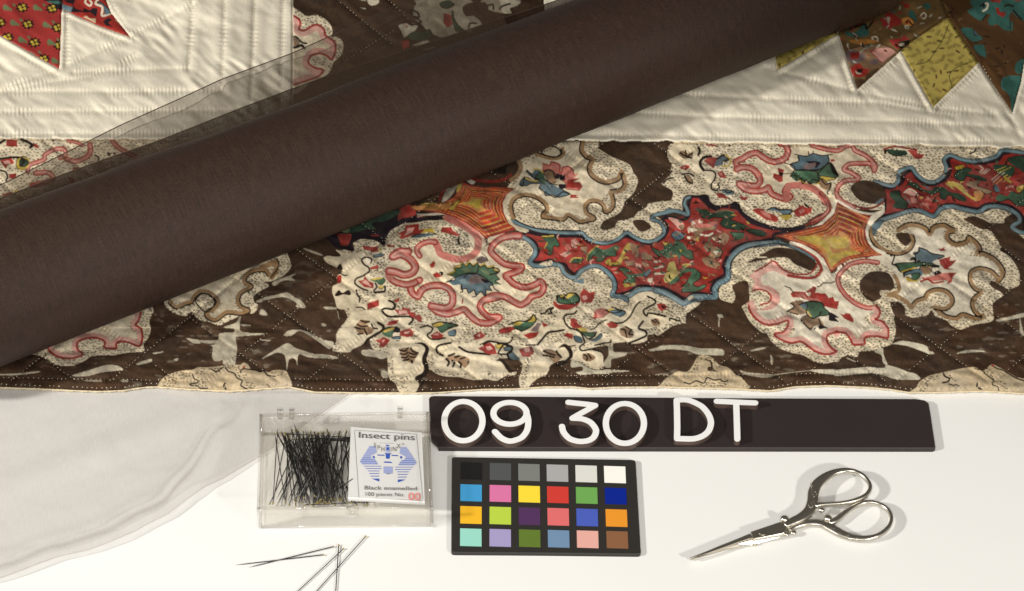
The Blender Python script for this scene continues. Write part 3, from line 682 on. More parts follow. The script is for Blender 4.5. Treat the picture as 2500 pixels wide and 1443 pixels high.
l K 3;G 2010,1180 2010,1230 2080,1290 2170,1260 2200,1200
l Y 4;G 2020,1200 2060,1260
q N;G 2300,1200 2370,1230 2440,1280 2380,1280 2440,1340 2300,1320
l K 3;G 1750,1190 1840,1140 1800,1090
l K 3;G 1750,1200 1890,1240
l K 3;G 1930,1310 2020,1410 2060,1440
l K 3;G 2170,1300 2200,1380 2280,1420
q N;H 2040,480 2080,420 2110,470 2150,410 2180,460 2280,430 2200,400 2100,440
l K 2.5;G 1720,860 1760,880 1790,890 1830,950
l K 2.5;G 2380,800 2320,820 2230,820 2190,860 2150,870
q R;K 60,250 120,260 130,240 190,250 240,330 240,370 120,320
q R;K 0,110 50,80 20,190 0,190
q R;K 0,740 30,750 0,770
# upper-left strip of the border
q R;O 90,110 230,120 230,210 80,200
q R;O 440,150 510,190 515,240 440,200
q R;O 0,390 150,350 190,430 100,450 80,500 30,440
q p;O 30,400 120,390 150,430 60,440
p Y;O 230,370 330,340 390,380 370,480 290,520 220,480
p g;O 260,380 320,360 380,420 330,470 260,460
l K 5;O 280,350 320,400 280,450
q R;O 120,570 220,560 210,630 120,630
l K 6;O 280,110 380,150 430,190 400,220
l K 5;O 0,370 150,350 250,350
l K 4;O 0,520 70,540 100,600 80,660
l K 6;O 0,160 60,120
p K;O 680,110 720,120 710,145
p K;O 1420,290 1470,290 1460,330 1430,330
p K;O 1500,285 1535,290 1520,330
p K;O 1100,410 1140,420 1120,435
q R;O 960,480 1060,480 1050,510 960,515
q R;O 400,700 560,690 420,760
q R;O 30,840 170,800 150,850 30,870
l K 4;O 1260,320 1310,350 1300,390
q R;O 900,600 1000,640 980,700 920,680
p Y;O 180,790 270,790 220,820
# ---------- upright strip of the same print (behind the roll)
p W;S 100,110 150,105 240,160 300,210 380,210 460,200 560,250 640,340 660,440 640,480 740,500 800,570 800,660 760,750 680,820 650,900 600,980 500,1040 380,1090 120,1200
d;S 150,120 240,160 300,210 380,210 460,200 560,250 640,340 660,440 590,470 540,370 450,320 330,380 250,370 240,280
d;S 640,490 740,500 800,570 800,660 760,750 680,820 620,960 540,980 560,900 650,800 710,680 700,570
d;S 380,800 450,740 560,760 600,820 540,910 430,880
p W;S 150,440 300,430 430,420 450,520 580,560 600,620 400,660 250,720 200,900 330,960 250,1100 140,1150
j 13 1;S 150,210 220,260 235,320 220,390 300,400 400,340 470,330 550,390 570,470 690,560 700,680 650,790 600,750 500,710 380,740 340,830 430,900 540,930 480,1010 380,1050 140,1130
l K 4;S 140,490 180,490 230,540 270,570 320,575
l K 6;S 150,630 200,620 250,600 290,640
p E;S 140,490 220,540 210,590 150,620
p H;S 1740,120 1780,50 1800,0 2500,0 2500,420 2400,400 2260,460 2130,500 1950,430 1850,330 1740,230
p h;S 1540,340 1640,310 1700,340 1790,340 1760,400 1690,440 1610,500 1580,420
q R;S 1620,340 1660,340 1650,380
l K 4;S 1700,120 1790,170 1810,230 1740,220 1840,290 1790,320 1850,380
q g;S 1640,490 1750,410 1850,420 1950,390 2000,470 1950,520 1850,540 1700,530
q R;S 2140,170 2240,200 2250,330 2190,370 2130,300
p g;S 2080,40 2200,0 2280,60 2200,110 2120,100
p g;S 2250,150 2330,220 2400,350 2440,410 2300,420 2260,300
q R;S 1570,540 1680,530 1680,620 1600,660
q H;S 1720,600 1820,560 1920,530 1960,560 1800,610
q H;S 1850,640 2050,620 1900,680
p h;S 1130,0 1280,0 1250,60 1160,70
p H;S 1010,0 1110,0 1090,15
p H;S 1030,100 1100,110 1090,125
p H;U 420,0 900,0 890,70 790,110 800,180 600,160 480,110
p H;U 60,60 200,0 250,100 200,220 330,230 410,330 200,400 60,250
p B;U 160,100 250,40 450,30 500,120 340,200 200,210
l K 4;U 500,70 560,60 570,120
l K 4;U 240,370 260,310 340,310
l K 4;U 650,120 690,80 790,50
"""
# pieces of the blocks: the printed calicoes
PIECES = r"""
p N;Q 640,0 950,0 930,140 880,130 760,30
p t;Q 720,20 870,10 940,30 930,60 780,50
q N;Q 1080,190 1110,100 1140,0 940,0 1100,60 1150,130 1270,170 1280,120 1370,160 1420,120 1490,130 1470,260 1380,190
q U;Q 940,60 1110,110 1080,190 950,140
l w 4;Q 1310,0 1300,40 1370,90 1400,40 1370,10
l w 5;Q 1490,0 1460,60 1560,110 1560,240 1700,200
p u;Q 1480,30 1550,40 1690,180 1600,220 1580,100
q C;Q 1270,260 1320,240 1370,280 1460,280 1460,350
q N;Q 1570,330 1650,270 1710,300 1650,350 1720,410 1620,390
l C 4;Q 1770,300 1840,360
q N;Q 1890,500 1980,550 1900,520
p N;Q 1000,0 1150,0 1100,50 1020,40
# flower calico
f;Q 340,115
f;Q 795,130
f;Q 425,370
f;Q 880,420
f;Q 525,650
f;Q 665,900
f;Q 0,345
f;Q 115,570
f;Q 905,690
v L;Q 140,80
v L;Q 600,80
v L;Q 250,310
v L;Q 745,340
v L;Q 370,570
v L;Q 815,610
v L;Q 530,800
v L;Q 880,890
# brown floral piece
p F;W 1000,430 1500,100 1900,0 2360,0 2500,200 2250,280 2100,400 1850,660 1250,1170 1100,850
p E;W 1080,700 1280,620 1560,580 1800,700 1640,860 1540,920 1350,920 1130,860
p p;W 1450,680 1550,640 1700,640 1760,700 1640,790 1600,830 1560,800 1520,760
p M;W 1100,690 1300,680 1380,760 1250,850 1140,800
p M;W 1430,820 1530,770 1540,840 1470,850
q R;W 1170,700 1300,690 1280,780 1180,780
q R;W 1150,920 1240,850 1310,850 1340,900 1430,920 1390,1000 1290,1030 1220,1010 1170,980
p K;W 1260,920 1340,920 1300,980
q R;W 1550,250 1640,230 1640,170 1720,150 1770,200 1860,270 1840,330 1740,350 1700,380 1610,370 1600,300
p H;W 1660,230 1700,230 1690,310 1660,290
p O;W 1860,250 1960,230 2020,290 1990,350 1880,330
p t;W 1940,190 1990,130 2040,200 2050,260 1980,240
p t;W 2140,70 2200,40 2240,90 2190,130
p R;W 1880,70 1940,40 1960,90 1900,110
o w 3;W 2110,210 2150,170 2180,210 2150,250
o w 3;W 1900,350 1930,340 1950,370 1920,380
o w 3;W 1460,500 1520,490 1540,540 1490,540
q c;W 1680,530 1840,510 1890,470 1960,520 1880,540 1740,570 1830,650 1780,640
p K;W 1760,590 1960,530 1930,620 1840,640
p h;W 1820,580 1890,570 1880,610 1830,610
p t;W 1110,430 1250,420 1380,310 1420,430 1380,480 1150,480
l K 5;W 1140,400 1260,350 1370,320 1390,380 1480,280
p O;W 1160,540 1400,520 1560,560 1300,590
l h 3;W 1300,700 1370,640 1460,600
p e;W 1230,1060 1390,1060 1270,1170
p e;W 1380,1000 1530,900 1540,930 1400,1060
k 60 wKtRphE;W 1030,450 1500,120 1900,20 2340,20 2480,200 2250,280 2100,400 1850,640 1260,1120 1120,850
k 30 KFee;X 1300,100 1700,350 2400,500 2450,900 2300,1300 1900,900 1500,500
# teal leaf piece
p t;X 1490,460 1650,450 1770,560 1840,620 1700,670 1560,580
p t;X 1690,740 1840,720 1890,860 1880,920 1760,860
p t;X 1590,180 1680,120 1680,0 2500,0 2500,320 2400,280 2300,200 2260,300 2320,370 2310,490 2180,480 2070,390 1960,410 1920,320 1960,240 1900,230 1830,330 1730,300
q R;X 1950,0 2140,0 2100,50 2050,30 1990,40
q R;X 2040,120 2100,130 2110,200 2210,200 2170,280 2070,230
q R;X 2300,0 2500,0 2400,20
l w 4;X 1860,60 1920,60 1900,140 1840,180
l K 4;X 1800,100 1860,60 1850,120
l K 4;X 2190,100 2250,80 2330,100
l K 4;X 2330,170 2390,240 2460,310
l K 3;X 2280,340 2280,460
l K 3;X 1830,330 1900,230
p t;X 2370,1020 2500,950 2490,1160 2370,1170
p t;X 2160,1250 2440,1220 2400,1443 2160,1443
p t;Y 2300,130 2440,110 2450,200 2420,330 2380,480 2360,330 2290,220
p u;X 1700,480 1750,560 1700,560
"""
import numpy as np
PW, PY0, PH = 2500, -20, 1000          # raster covers x 0..2500, y -20..980 of the pattern plan
def hexlin(h):
    v = np.array([int(h[i:i+2],16)/255 for i in (0,2,4)])
    return np.where(v<=0.04045, v/12.92, ((v+0.055)/1.055)**2.4)
def cat(pts, closed, n=6):
    P = np.asarray(pts,float); N = len(P)
    if N < 3: 
        t = np.linspace(0,1,24)[:,None]; return P[0]*(1-t)+P[-1]*t
    if closed: Q = np.vstack([P[-1:],P,P[:2]]); m = N
    else: Q = np.vstack([2*P[:1]-P[1:2],P,2*P[-1:]-P[-2:-1]]); m = N-1
    out = []
    t = np.linspace(0,1,n,endpoint=False)[:,None]
    for i in range(m):
        a,b,c,d = Q[i:i+4]
        # soften overshoot: tension .45
        m1 = (c-a)*.45; m2 = (d-b)*.45
        out.append((2*t**3-3*t**2+1)*b+(t**3-2*t**2+t)*m1+(-2*t**3+3*t**2)*c+(t**3-t**2)*m2)
    if not closed: out.append(P[-1:])
    return np.vstack(out)
def pmask(img_shape, pts):
    """even-odd scanline fill: returns y0,y1,x0,x1,mask"""
    P = np.asarray(pts,float); h,w = img_shape
    y0 = max(0,int(np.floor(P[:,1].min()))); y1 = min(h,int(np.ceil(P[:,1].max()))+1)
    x0 = max(0,int(np.floor(P[:,0].min()))); x1 = min(w,int(np.ceil(P[:,0].max()))+1)
    if y1<=y0 or x1<=x0: return None
    A = P; B = np.roll(P,-1,0)
    ys = np.arange(y0,y1)+.5
    diff = np.zeros((y1-y0, x1-x0+1), np.int16)
    for (ax,ay),(bx,by) in zip(A,B):
        if ay==by: continue
        lo,hi = (ay,by) if ay<by else (by,ay)
        i0 = max(0,int(np.ceil(lo-.5-y0))); i1 = min(y1-y0, int(np.ceil(hi-.5-y0)))
        if i1<=i0: continue
        yy = ys[i0:i1]; xx = ax+(yy-ay)*(bx-ax)/(by-ay)
        k = np.clip(np.ceil(xx-.5-x0).astype(int),0,x1-x0)
        np.add.at(diff,(np.arange(i0,i1),k),1)
    m = (np.cumsum(diff,1)[:,:-1] & 1).astype(bool)
    return y0,y1,x0,x1,m
class Canvas:
    def __init__(s, base):
        s.im = np.empty((PH,PW,3),np.float32); s.im[:] = base
        s.rng = np.random.default_rng(7)
        s.wash = np.ones((PH,PW),np.float32)
        for k,w in ((3,.05),(9,.06),(26,.05)):
            s.wash += w*np.kron(s.rng.standard_normal((PH//k+1,PW//k+1)),np.ones((k,k)))[:PH,:PW]
        for ax in (0,1):
            s.wash = (np.roll(s.wash,2,ax)+np.roll(s.wash,1,ax)+s.wash+np.roll(s.wash,-1,ax)+np.roll(s.wash,-2,ax))/5
    def fill(s, pts, col, wash=.22):
        r = pmask((PH,PW), np.asarray(pts)-[0,PY0])
        if r is None: return
        y0,y1,x0,x1,m = r
        # hand-blocked colour: uneven wash across each printed shape
        a = s.rng.uniform(0,6.28); gy,gx = np.mgrid[0:y1-y0,0:x1-x0]
        g = (gx-m.shape[1]/2)*np.cos(a)/max(m.shape[1],8)+(gy-m.shape[0]/2)*np.sin(a)/max(m.shape[0],8)
        v = (1+.04*s.rng.standard_normal()+wash*g)*s.wash[y0:y1,x0:x1]
        s.im[y0:y1,x0:x1][m] = (col*v[...,None])[m]
    def stroke(s, path, w, col, taper=False):
        path = np.asarray(path)-[0,PY0]
        d = np.r_[0,np.cumsum(np.hypot(*np.diff(path,axis=0).T))]
        L = d[-1]
        if L < .1: return
        n = max(2,int(L/.8))
        u = np.linspace(0,L,n)
        xs = np.interp(u,d,path[:,0]); ys = np.interp(u,d,path[:,1])
        for i in range(n):
            r = w/2
            if taper: r *= max(.18, np.sin(np.pi*min(1,max(0,(i+.5)/n)))**.7)
            x,y = xs[i],ys[i]
            a,b = int(x-r-1),int(x+r+2); c,e = int(y-r-1),int(y+r+2)
            if a<0 or c<0 or b>PW or e>PH: 
                a=max(a,0); c=max(c,0); b=min(b,PW); e=min(e,PH)
                if b<=a or e<=c: continue
            X,Y = np.meshgrid(np.arange(a,b)+.5-x, np.arange(c,e)+.5-y)
            cov = np.clip(r+.5-np.hypot(X,Y),0,1)[...,None]
            s.im[c:e,a:b] = s.im[c:e,a:b]*(1-cov)+col*cov
    def dots(s, pts, col, pitch=8.0):
        r = pmask((PH,PW), np.asarray(pts)-[0,PY0])
        if r is None: return
        y0,y1,x0,x1,m = r
        py = pitch*.74
        for j,y in enumerate(np.arange(y0,y1,py)):
            for x in np.arange(x0+(j%2)*pitch/2,x1,pitch):
                xx = x+s.rng.uniform(-2.9,2.9); yy = y+s.rng.uniform(-2.1,2.1)
                i,k = int(yy)-y0,int(xx)-x0
                if 0<=i<m.shape[0] and 0<=k<m.shape[1] and m[i,k] and s.rng.random()<.92:
                    q = s.rng.uniform(-.6,.6)
                    s.stroke([[xx-1.1,yy-q+PY0],[xx+1.1,yy+q+PY0]], s.rng.uniform(2.0,2.8), col)
def offset(path, off):
    t = np.gradient(path,axis=0); n = np.stack([-t[:,1],t[:,0]],1); n /= np.maximum(np.hypot(*n.T)[:,None],1e-6)
    return path+n*off
def draw(cv, text, C, TILES):
    for ln in text.strip().splitlines():
        if ln.startswith('#') or not ln.strip(): continue
        head, body = ln.split(';',1)
        op = head.split()
        toks = body.split(); T = TILES[toks[0]]; pts = []
        for k in toks[1:]:
            if k in TILES: T = TILES[k]; continue
            x,y = k.split(','); pts.append((T[0]+float(x)/T[2], T[1]+float(y)/T[2]))
        o = op[0]
        if o in 'pq':
            path = cat(pts,True) if o=='p' else np.array(pts)
            cv.fill(path, C[op[1]], .5 if op[1] in 'GguPpURE' else .08)
            if op[1] in 'EpPYO' and 3<len(path)<60 and cv.rng.random()<.75:
                n = len(path); k = max(2,int(n*.5)); i0 = cv.rng.integers(n)
                cv.stroke(np.roll(path,-i0,0)[:k], 1.6, C['K' if op[1] in 'EYO' else 'r'])
            if op[1] in 'Ggu' and len(path)>3:
                n = len(path); k = int(n*.62); i0 = cv.rng.integers(n)
                cv.stroke(np.roll(np.vstack([path]),-i0,0)[:k], 2.0, C['K'])
            for x in op[2:]:
                if x[0]=='d': cv.dots(path, C['K'], 10.5 if x=='d10' else 8.0)
                if x[0]=='n': cv.stroke(np.vstack([path,path[:1]]), float(x[1:]), C['N'])
        elif o=='d': cv.dots(cat(pts,True), C['K'])
        elif o=='o': 
            p = cat(pts,True); cv.stroke(np.vstack([p,p[:1]]), float(op[2]), C[op[1]])
        elif o=='l' and op[1]=='U':
            q = cat(pts,False,8); cv.stroke(q,float(op[2])+3,C['N']); cv.stroke(q,float(op[2]),C['U']); cv.stroke(offset(q,.8),float(op[2])*.3,C['U']*1.35)
        elif o=='l': cv.stroke(cat(pts,False,8), float(op[2]), C[op[1]])
        elif o=='t' and op[1].isalpha(): cv.stroke(cat(pts,False,8), float(op[2]), C[op[1]], True)
        elif o=='t':
            p = cat(pts,False,8); w = float(op[1]); cv.stroke(p,w,C['T'])
            cv.stroke(offset(p,float(op[2])*(w/2)),3.2,C['K'])
        elif o=='s':
            p = cat(pts,False,8); w = float(op[1]); cv.stroke(p,w,C['R']); cv.stroke(p,w*.56,C['P']); cv.stroke(offset(p,w*.08),w*.16,C['p'])
        elif o=='j':
            p = cat(pts,False,8); w = float(op[1]); sd = float(op[2])
            cv.stroke(offset(p,sd*(w*.5+1)),w,C['p']); cv.stroke(p,5,C['R'])
        elif o=='z':
            cx,cy = map(float,op[1].split(',')); T0 = TILES[toks[0]]; c = np.array([T0[0]+cx/T0[2],T0[1]+cy/T0[2]])
            path = np.array(pts)
            for sc,k in ((1,'R'),(.925,'O'),(.885,'D'),(.80,'O'),(.765,'r'),(.68,'Y'),(.65,'D'),(.56,'O'),(.52,'D'),(.43,'O'),(.38,'D'),(.30,'O'),(.19,'Y')):
                cv.fill(c+(path-c)*sc, C[k])
        elif o=='k':      # loose dark leaf veins and shading strokes
            r = pmask((PH,PW), cat(pts,True)-[0,PY0]); y0,y1,x0,x1,m = r; yy,xx = np.nonzero(m)
            for i in range(int(op[1])):
                q = cv.rng.integers(len(yy)); x,y = x0+xx[q], y0+yy[q]+PY0; a = cv.rng.uniform(0,6.28); b = a+cv.rng.uniform(-1.2,1.2); L = cv.rng.uniform(4,11)
                cv.stroke(cat([(x,y),(x+L*np.cos(a),y+L*np.sin(a)*.75),(x+L*np.cos(a)+L*np.cos(b),y+.75*(L*np.sin(a)+L*np.sin(b)))],False), cv.rng.uniform(1.6,4.2), C[op[2][cv.rng.integers(len(op[2]))]], True)
        elif o=='f':
            x,y = pts[0]; n=9
            a = np.linspace(0,2*np.pi,2*n,endpoint=False)
            r = np.where(np.arange(2*n)%2==0,18,12)
            cv.fill(np.stack([x+r*np.cos(a),y+r*.78*np.sin(a)],1), C['K'])
            for dx,dy in ((-6,-2),(3,-6),(6,3),(-3,5)):
                aa = np.linspace(0,6.28,10)
                cv.fill(np.stack([x+dx+4.2*np.cos(aa),y+dy*.85+3.4*np.sin(aa)],1), C['Y'])
        elif o=='v':
            x,y = pts[0]; col = C[op[1]]
            for i in range(9):
                a = np.pi*(.25+.5*i/8)+.9; L = 15
                cv.stroke([[x,y+6],[x+L*np.cos(a+.6),y+6-L*np.sin(a+.6)*.7]], 1.6, col)
            for dx,dy in ((-12,2),(-6,8),(2,9),(10,-2)):
                cv.stroke([[x+dx,y+dy],[x+dx+3,y+dy+3]],5,col)
PIECE_POLYS = [  # name, outline, base colour
 ('red_calico_triangle',[(-60,-40),(151,-60),(149,60),(144,168),(0,86),(-60,50)],'c'),
 ('paisley_triangle',[(151,-60),(150,22),(240,62),(318,90),(270,30),(235,-60)],'R'),
 ('olive_triangle',[(1880,20),(1893,140),(1897,169),(2045,82),(2000,10)],'A'),
 ('floral_diamond',[(2045,80),(2092,218),(2199,123),(2208,113),(2314,41),(2270,-60),(2110,-60)],'F'),
 ('yellow_diamond',[(2199,123),(2208,113),(2314,41),(2350,95),(2388,152),(2335,205),(2277,261),(2240,195)],'A'),
 ('brown_triangle',[(2270,-60),(2314,41),(2388,152),(2471,275),(2492,200),(2500,150),(2540,-60)],'b')]
SEAM = np.array([(-400,338),(0,338),(460,342),(1380,343),(1600,346),(1900,351),(2200,355),(2500,360),(2900,366)],float)
def paint():
    C = {k:hexlin(v).astype(np.float32) for k,v in COL.items()}
    cv = Canvas(C['B'])
    # brown ground: fine mottling and darker specks
    rng = np.random.default_rng(3)
    n = sum(np.kron(rng.standard_normal((PH//k+1,PW//k+1)),np.ones((k,k)))[:PH,:PW]*w for k,w in ((1,.08),(4,.05),(20,.05)))
    cv.im *= (1+n[...,None]).astype(np.float32)
    X,Y = np.meshgrid(np.arange(PW,dtype=float),np.arange(PH,dtype=float)+PY0)
    low = np.clip((Y-600)/200,.15,1)
    wear = np.clip((vnoise(X/26,Y/7,61)+.6*vnoise(X/9,Y/4,62)+.6*vnoise(X/160,Y/60,63)-1.35)*1.6,0,1)*low*.26
    cv.im += wear[...,None].astype(np.float32)*(C['H']-cv.im)
    cv.im *= (1+.16*vnoise(X/70,Y/24,64)*low)[...,None].astype(np.float32)
    red = np.clip(vnoise(X/90,Y/40,65)*.5,0,.35)*low; cv.im[...,1] *= (1-.25*red); cv.im[...,2] *= (1-.3*red)
    draw(cv, PRINT, C, TILES)
    cp = Canvas(C['W']); pid = np.zeros((PH,PW),np.uint8)
    for i,(nm,pts,b) in enumerate(PIECE_POLYS):
        r = pmask((PH,PW), np.array(pts,float)-[0,PY0])
        y0,y1,x0,x1,m = r
        pid[y0:y1,x0:x1][m] = i+1; cp.im[y0:y1,x0:x1][m] = C[b]
    draw(cp, PIECES, C, TILES)
    # sprigs of the yellow calico
    for nm in (3,5):
        ys,xs = np.nonzero(pid==nm); pick = []
        for t in range(4000):
            k = rng.integers(len(ys)); p = np.array([xs[k],ys[k]+PY0],float)
            if all(np.hypot(*(p-q))>15 for q in pick): pick.append(p)
        for i,(x,y) in enumerate(pick):
            a = rng.uniform(0,6.28)
            if i%4==0:
                cp.stroke([[x-4*np.cos(a),y-3*np.sin(a)],[x+4*np.cos(a),y+3*np.sin(a)]],4.5,C['x']); cp.stroke([[x,y],[x+9*np.cos(a),y+7*np.sin(a)]],1.2,C['x'])
            else:
                for s in np.linspace(-8,8,6):
                    bx,by = x+s*np.cos(a),y+s*np.sin(a)*.8
                    for sg in (-1,1): cp.stroke([[bx,by],[bx+sg*4*np.sin(a)+1.5*np.cos(a),by-sg*4*np.cos(a)*.8]],1.3,C['x'])
        if nm==5:
            cp.stroke(cat([(2316,60),(2300,100),(2280,130),(2265,150),(2235,158)],False),1.6,C['K'])
            cp.stroke(cat([(2375,150),(2335,165),(2318,185),(2325,215),(2318,240)],False),1.6,C['K'])
    C2 = dict(C); C2['v'] = hexlin('dcd2bb').astype(np.float32)
    return cv.im, cp.im, pid, C2
# ------------------------------------------------------------------ helpers
COLL = sc.collection
def link(o, parent=None):
    COLL.objects.link(o)
    if parent is not None: o.parent = parent
    return o
def tag(o, label=None, cat=None, group=None, kind=None):
    for k,v in (('label',label),('category',cat),('group',group),('kind',kind)):
        if v: o[k] = v
    return o
def empty(name, loc):
    o = bpy.data.objects.new(name,None); o.empty_display_size = .01; o.location = loc; return link(o)
def mesh_obj(name, verts, faces, mat, parent=None, smooth=False):
    me = bpy.data.meshes.new(name); me.from_pydata([tuple(map(float,v)) for v in verts],[],[tuple(map(int,f)) for f in faces]); me.validate()
    if smooth: me.polygons.foreach_set('use_smooth',[True]*len(me.polygons))
    if mat: me.materials.append(mat)
    o = bpy.data.objects.new(name,me); link(o)
    if parent is not None:
        o.parent = parent; o.matrix_parent_inverse = Matrix.Translation(-Vector(parent.location)) if parent.parent is None else parent.matrix_parent_inverse.copy()
    return o
class MB:
    def __init__(s): s.v=[]; s.f=[]
    def add(s, v, f):
        b=len(s.v); s.v += [tuple(x) for x in v]; s.f += [tuple(i+b for i in q) for q in f]
    def build(s, name, mat, parent=None, smooth=False): return mesh_obj(name,s.v,s.f,mat,parent,smooth)
    def prism(s, top, thick, inset=0):
        """top: list of xyz, dropped down by thick; optional small bevel"""
        n=len(top); T=np.array(top,float); B=T-[0,0,thick]
        if inset:
            c=T.mean(0); I=T.copy()
            prev=np.roll(T,1,0)-T; nx=np.roll(T,-1,0)-T
            prev/=np.linalg.norm(prev,axis=1)[:,None]+1e-9; nx/=np.linalg.norm(nx,axis=1)[:,None]+1e-9
            d=prev+nx; d/=np.linalg.norm(d,axis=1)[:,None]+1e-9
            d=np.where((((c-T)*d).sum(1)<0)[:,None],-d,d) if inset>0 else d
            I=T+d*abs(inset); M=T-[0,0,abs(inset)]
            s.add(np.vstack([I,M,B]),[tuple(range(n))]+[(i+n,(i+1)%n+n,(i+1)%n,i) for i in range(n)]+[(i+2*n,(i+1)%n+2*n,(i+1)%n+n,i+n) for i in range(n)]+[tuple(range(3*n-1,2*n-1,-1))])
        else:
            s.add(np.vstack([T,B]),[tuple(range(n))]+[(i+n,(i+1)%n+n,(i+1)%n,i) for i in range(n)]+[tuple(range(2*n-1,n-1,-1))])
    def tube(s, pts, rads, seg=6, caps=True):
        P=np.array(pts,float); n=len(P); rads=np.broadcast_to(rads,(n,))
        V=[]; prevn=None
        for i in range(n):
            t=P[min(i+1,n-1)]-P[max(i-1,0)]; t/=np.linalg.norm(t)+1e-12
            a=np.array([0,0,1.]) if abs(t[2])<.9 else np.array([1.,0,0])
            x=np.cross(t,a); x/=np.linalg.norm(x); y=np.cross(x,t)
            for k in range(seg):
                q=2*math.pi*k/seg; V.append(P[i]+rads[i]*(math.cos(q)*x+math.sin(q)*y))
        F=[(i*seg+k,i*seg+(k+1)%seg,(i+1)*seg+(k+1)%seg,(i+1)*seg+k) for i in range(n-1) for k in range(seg)]
        if caps: F+=[tuple(range(seg-1,-1,-1)),tuple((n-1)*seg+k for k in range(seg))]
        s.add(V,F)
    def ball(s, c, r, seg=8, ring=5, squash=1):
        V=[(c[0],c[1],c[2]+r*squash)]
        for j in range(1,ring):
            a=math.pi*j/ring
            for k in range(seg):
                q=2*math.pi*k/seg; V.append((c[0]+r*math.sin(a)*math.cos(q),c[1]+r*math.sin(a)*math.sin(q),c[2]+r*squash*math.cos(a)))
        V.append((c[0],c[1],c[2]-r*squash)); m=len(V)-1
        F=[(0,1+k,1+(k+1)%seg) for k in range(seg)]
        for j in range(ring-2):
            F+=[(1+j*seg+k,1+(j+1)*seg+k,1+(j+1)*seg+(k+1)%seg,1+j*seg+(k+1)%seg) for k in range(seg)]
        F+=[(m,1+(ring-2)*seg+(k+1)%seg,1+(ring-2)*seg+k) for k in range(seg)]
        s.add(V,F)
def srgb(r,g,b): return tuple(float(x) for x in hexlin('%02x%02x%02x'%(r,g,b)))
def mat(name, col, rough=.6, metal=0, spec=.5, noise=0, nscale=200, bump=0, bscale=800, **kw):
    m=bpy.data.materials.new(name); m.use_nodes=True; nt=m.node_tree; p=nt.nodes['Principled BSDF']
    p.inputs['Base Color'].default_value=(*col,1); p.inputs['Roughness'].default_value=rough; p.inputs['Metallic'].default_value=metal
    p.inputs['Specular IOR Level'].default_value=spec
    for k,v in kw.items(): p.inputs[k.replace('_',' ')].default_value=v
    if noise or bump:
        tc=nt.nodes.new('ShaderNodeTexCoord')
    if noise:
        n=nt.nodes.new('ShaderNodeTexNoise'); n.inputs['Scale'].default_value=nscale; n.inputs['Detail'].default_value=5
        nt.links.new(tc.outputs['Object'],n.inputs['Vector'])
        r=nt.nodes.new('ShaderNodeMapRange'); r.inputs['To Min'].default_value=1-noise; r.inputs['To Max'].default_value=1+noise
        nt.links.new(n.outputs['Fac'],r.inputs['Value'])
        mx=nt.nodes.new('ShaderNodeMix'); mx.data_type='RGBA'; mx.blend_type='MULTIPLY'; mx.inputs['Factor'].default_value=1
        mx.inputs['A'].default_value=(*col,1); nt.links.new(r.outputs[0],mx.inputs['B']); nt.links.new(mx.outputs['Result'],p.inputs['Base Color'])
    if bump:
        n=nt.nodes.new('ShaderNodeTexNoise'); n.inputs['Scale'].default_value=bscale; n.inputs['Detail'].default_value=3
        nt.links.new(tc.outputs['Object'],n.inputs['Vector'])
        b=nt.nodes.new('ShaderNodeBump'); b.inputs['Strength'].default_value=bump; b.inputs['Distance'].default_value=.0004
        nt.links.new(n.outputs['Fac'],b.inputs['Height']); nt.links.new(b.outputs[0],p.inputs['Normal'])
    return m
def vnoise(x, y, seed):
    """smooth value noise"""
    r=np.random.default_rng(seed); L=r.standard_normal((128,128))
    xi=np.floor(x).astype(int); yi=np.floor(y).astype(int); fx=x-xi; fy=y-yi
    fx=fx*fx*(3-2*fx); fy=fy*fy*(3-2*fy)
    g=lambda a,b:L[a%128,b%128]
    return (g(xi,yi)*(1-fx)+g(xi+1,yi)*fx)*(1-fy)+(g(xi,yi+1)*(1-fx)+g(xi+1,yi+1)*fx)*fy
# ------------------------------------------------------------------ table
tb=MB(); tb.prism([(-1.6,-1.2,0),(1.6,-1.2,0),(1.6,1.6,0),(-1.6,1.6,0)],.03)
tag(tb.build('table_surface',mat('white_laminate',(.84,.83,.80),.42,spec=.35,noise=.012,nscale=14,bump=.03,bscale=900)),kind='structure')
# ------------------------------------------------------------------ quilt
BOT=np.array([(-400,944),(0,946),(60,948),(180,953),(240,955),(300,953),(330,948),(360,944),(385,944),(450,949),(560,955),(640,949),(705,944),(770,957),(850,958),(1000,959),(1060,958),(1180,950),(1260,949),(1330,944),(1400,944),(1440,948),(1500,945),(1620,944),(1800,949),(1880,954),(1940,944),(2020,941),(2110,945),(2170,950),(2220,958),(2300,957),(2400,954),(2460,958),(2500,960),(2900,956)],float)
bot=lambda x: np.interp(x,BOT[:,0],BOT[:,1])
QL=[ # quilting lines of the plain blocks (photo plan)
 [(470,-20),(468,60),(460,168)],[(548,-20),(546,90),(541,222)],[(622,-20),(618,120),(611,270)],[(692,-20),(688,120),(684,325)],
 [(180,178),(300,172),(460,168)],[(-60,224),(150,224),(300,225),(541,222)],[(-60,274),(300,272),(611,270)],[(-60,328),(300,327),(684,325)],
 [(-60,238),(0,219),(144,170),(317,90),(480,8),(520,-20)],[(-20,232),(80,208),(224,188),(330,140)],
 [(-20,92),(0,103),(138,184)],[(163,25),(163,160)],[(160,38),(310,103)],[(330,98),(275,20),(250,-20)],
 [(1600,226),(1760,236),(1900,243),(2150,252),(2330,285)],[(1500,272),(1700,284),(1900,291),(2200,297),(2450,312)],[(1400,330),(1600,331),(1900,339),(2200,342),(2470,348)],
 [(1870,165),(1900,174),(2092,224),(2277,263),(2430,280)],[(1905,183),(2040,100)],[(2032,100),(2080,222)],[(2103,224),(2200,142)],[(2188,140),(2265,268)],[(2292,264),(2390,168)],[(2400,160),(2490,330)]]
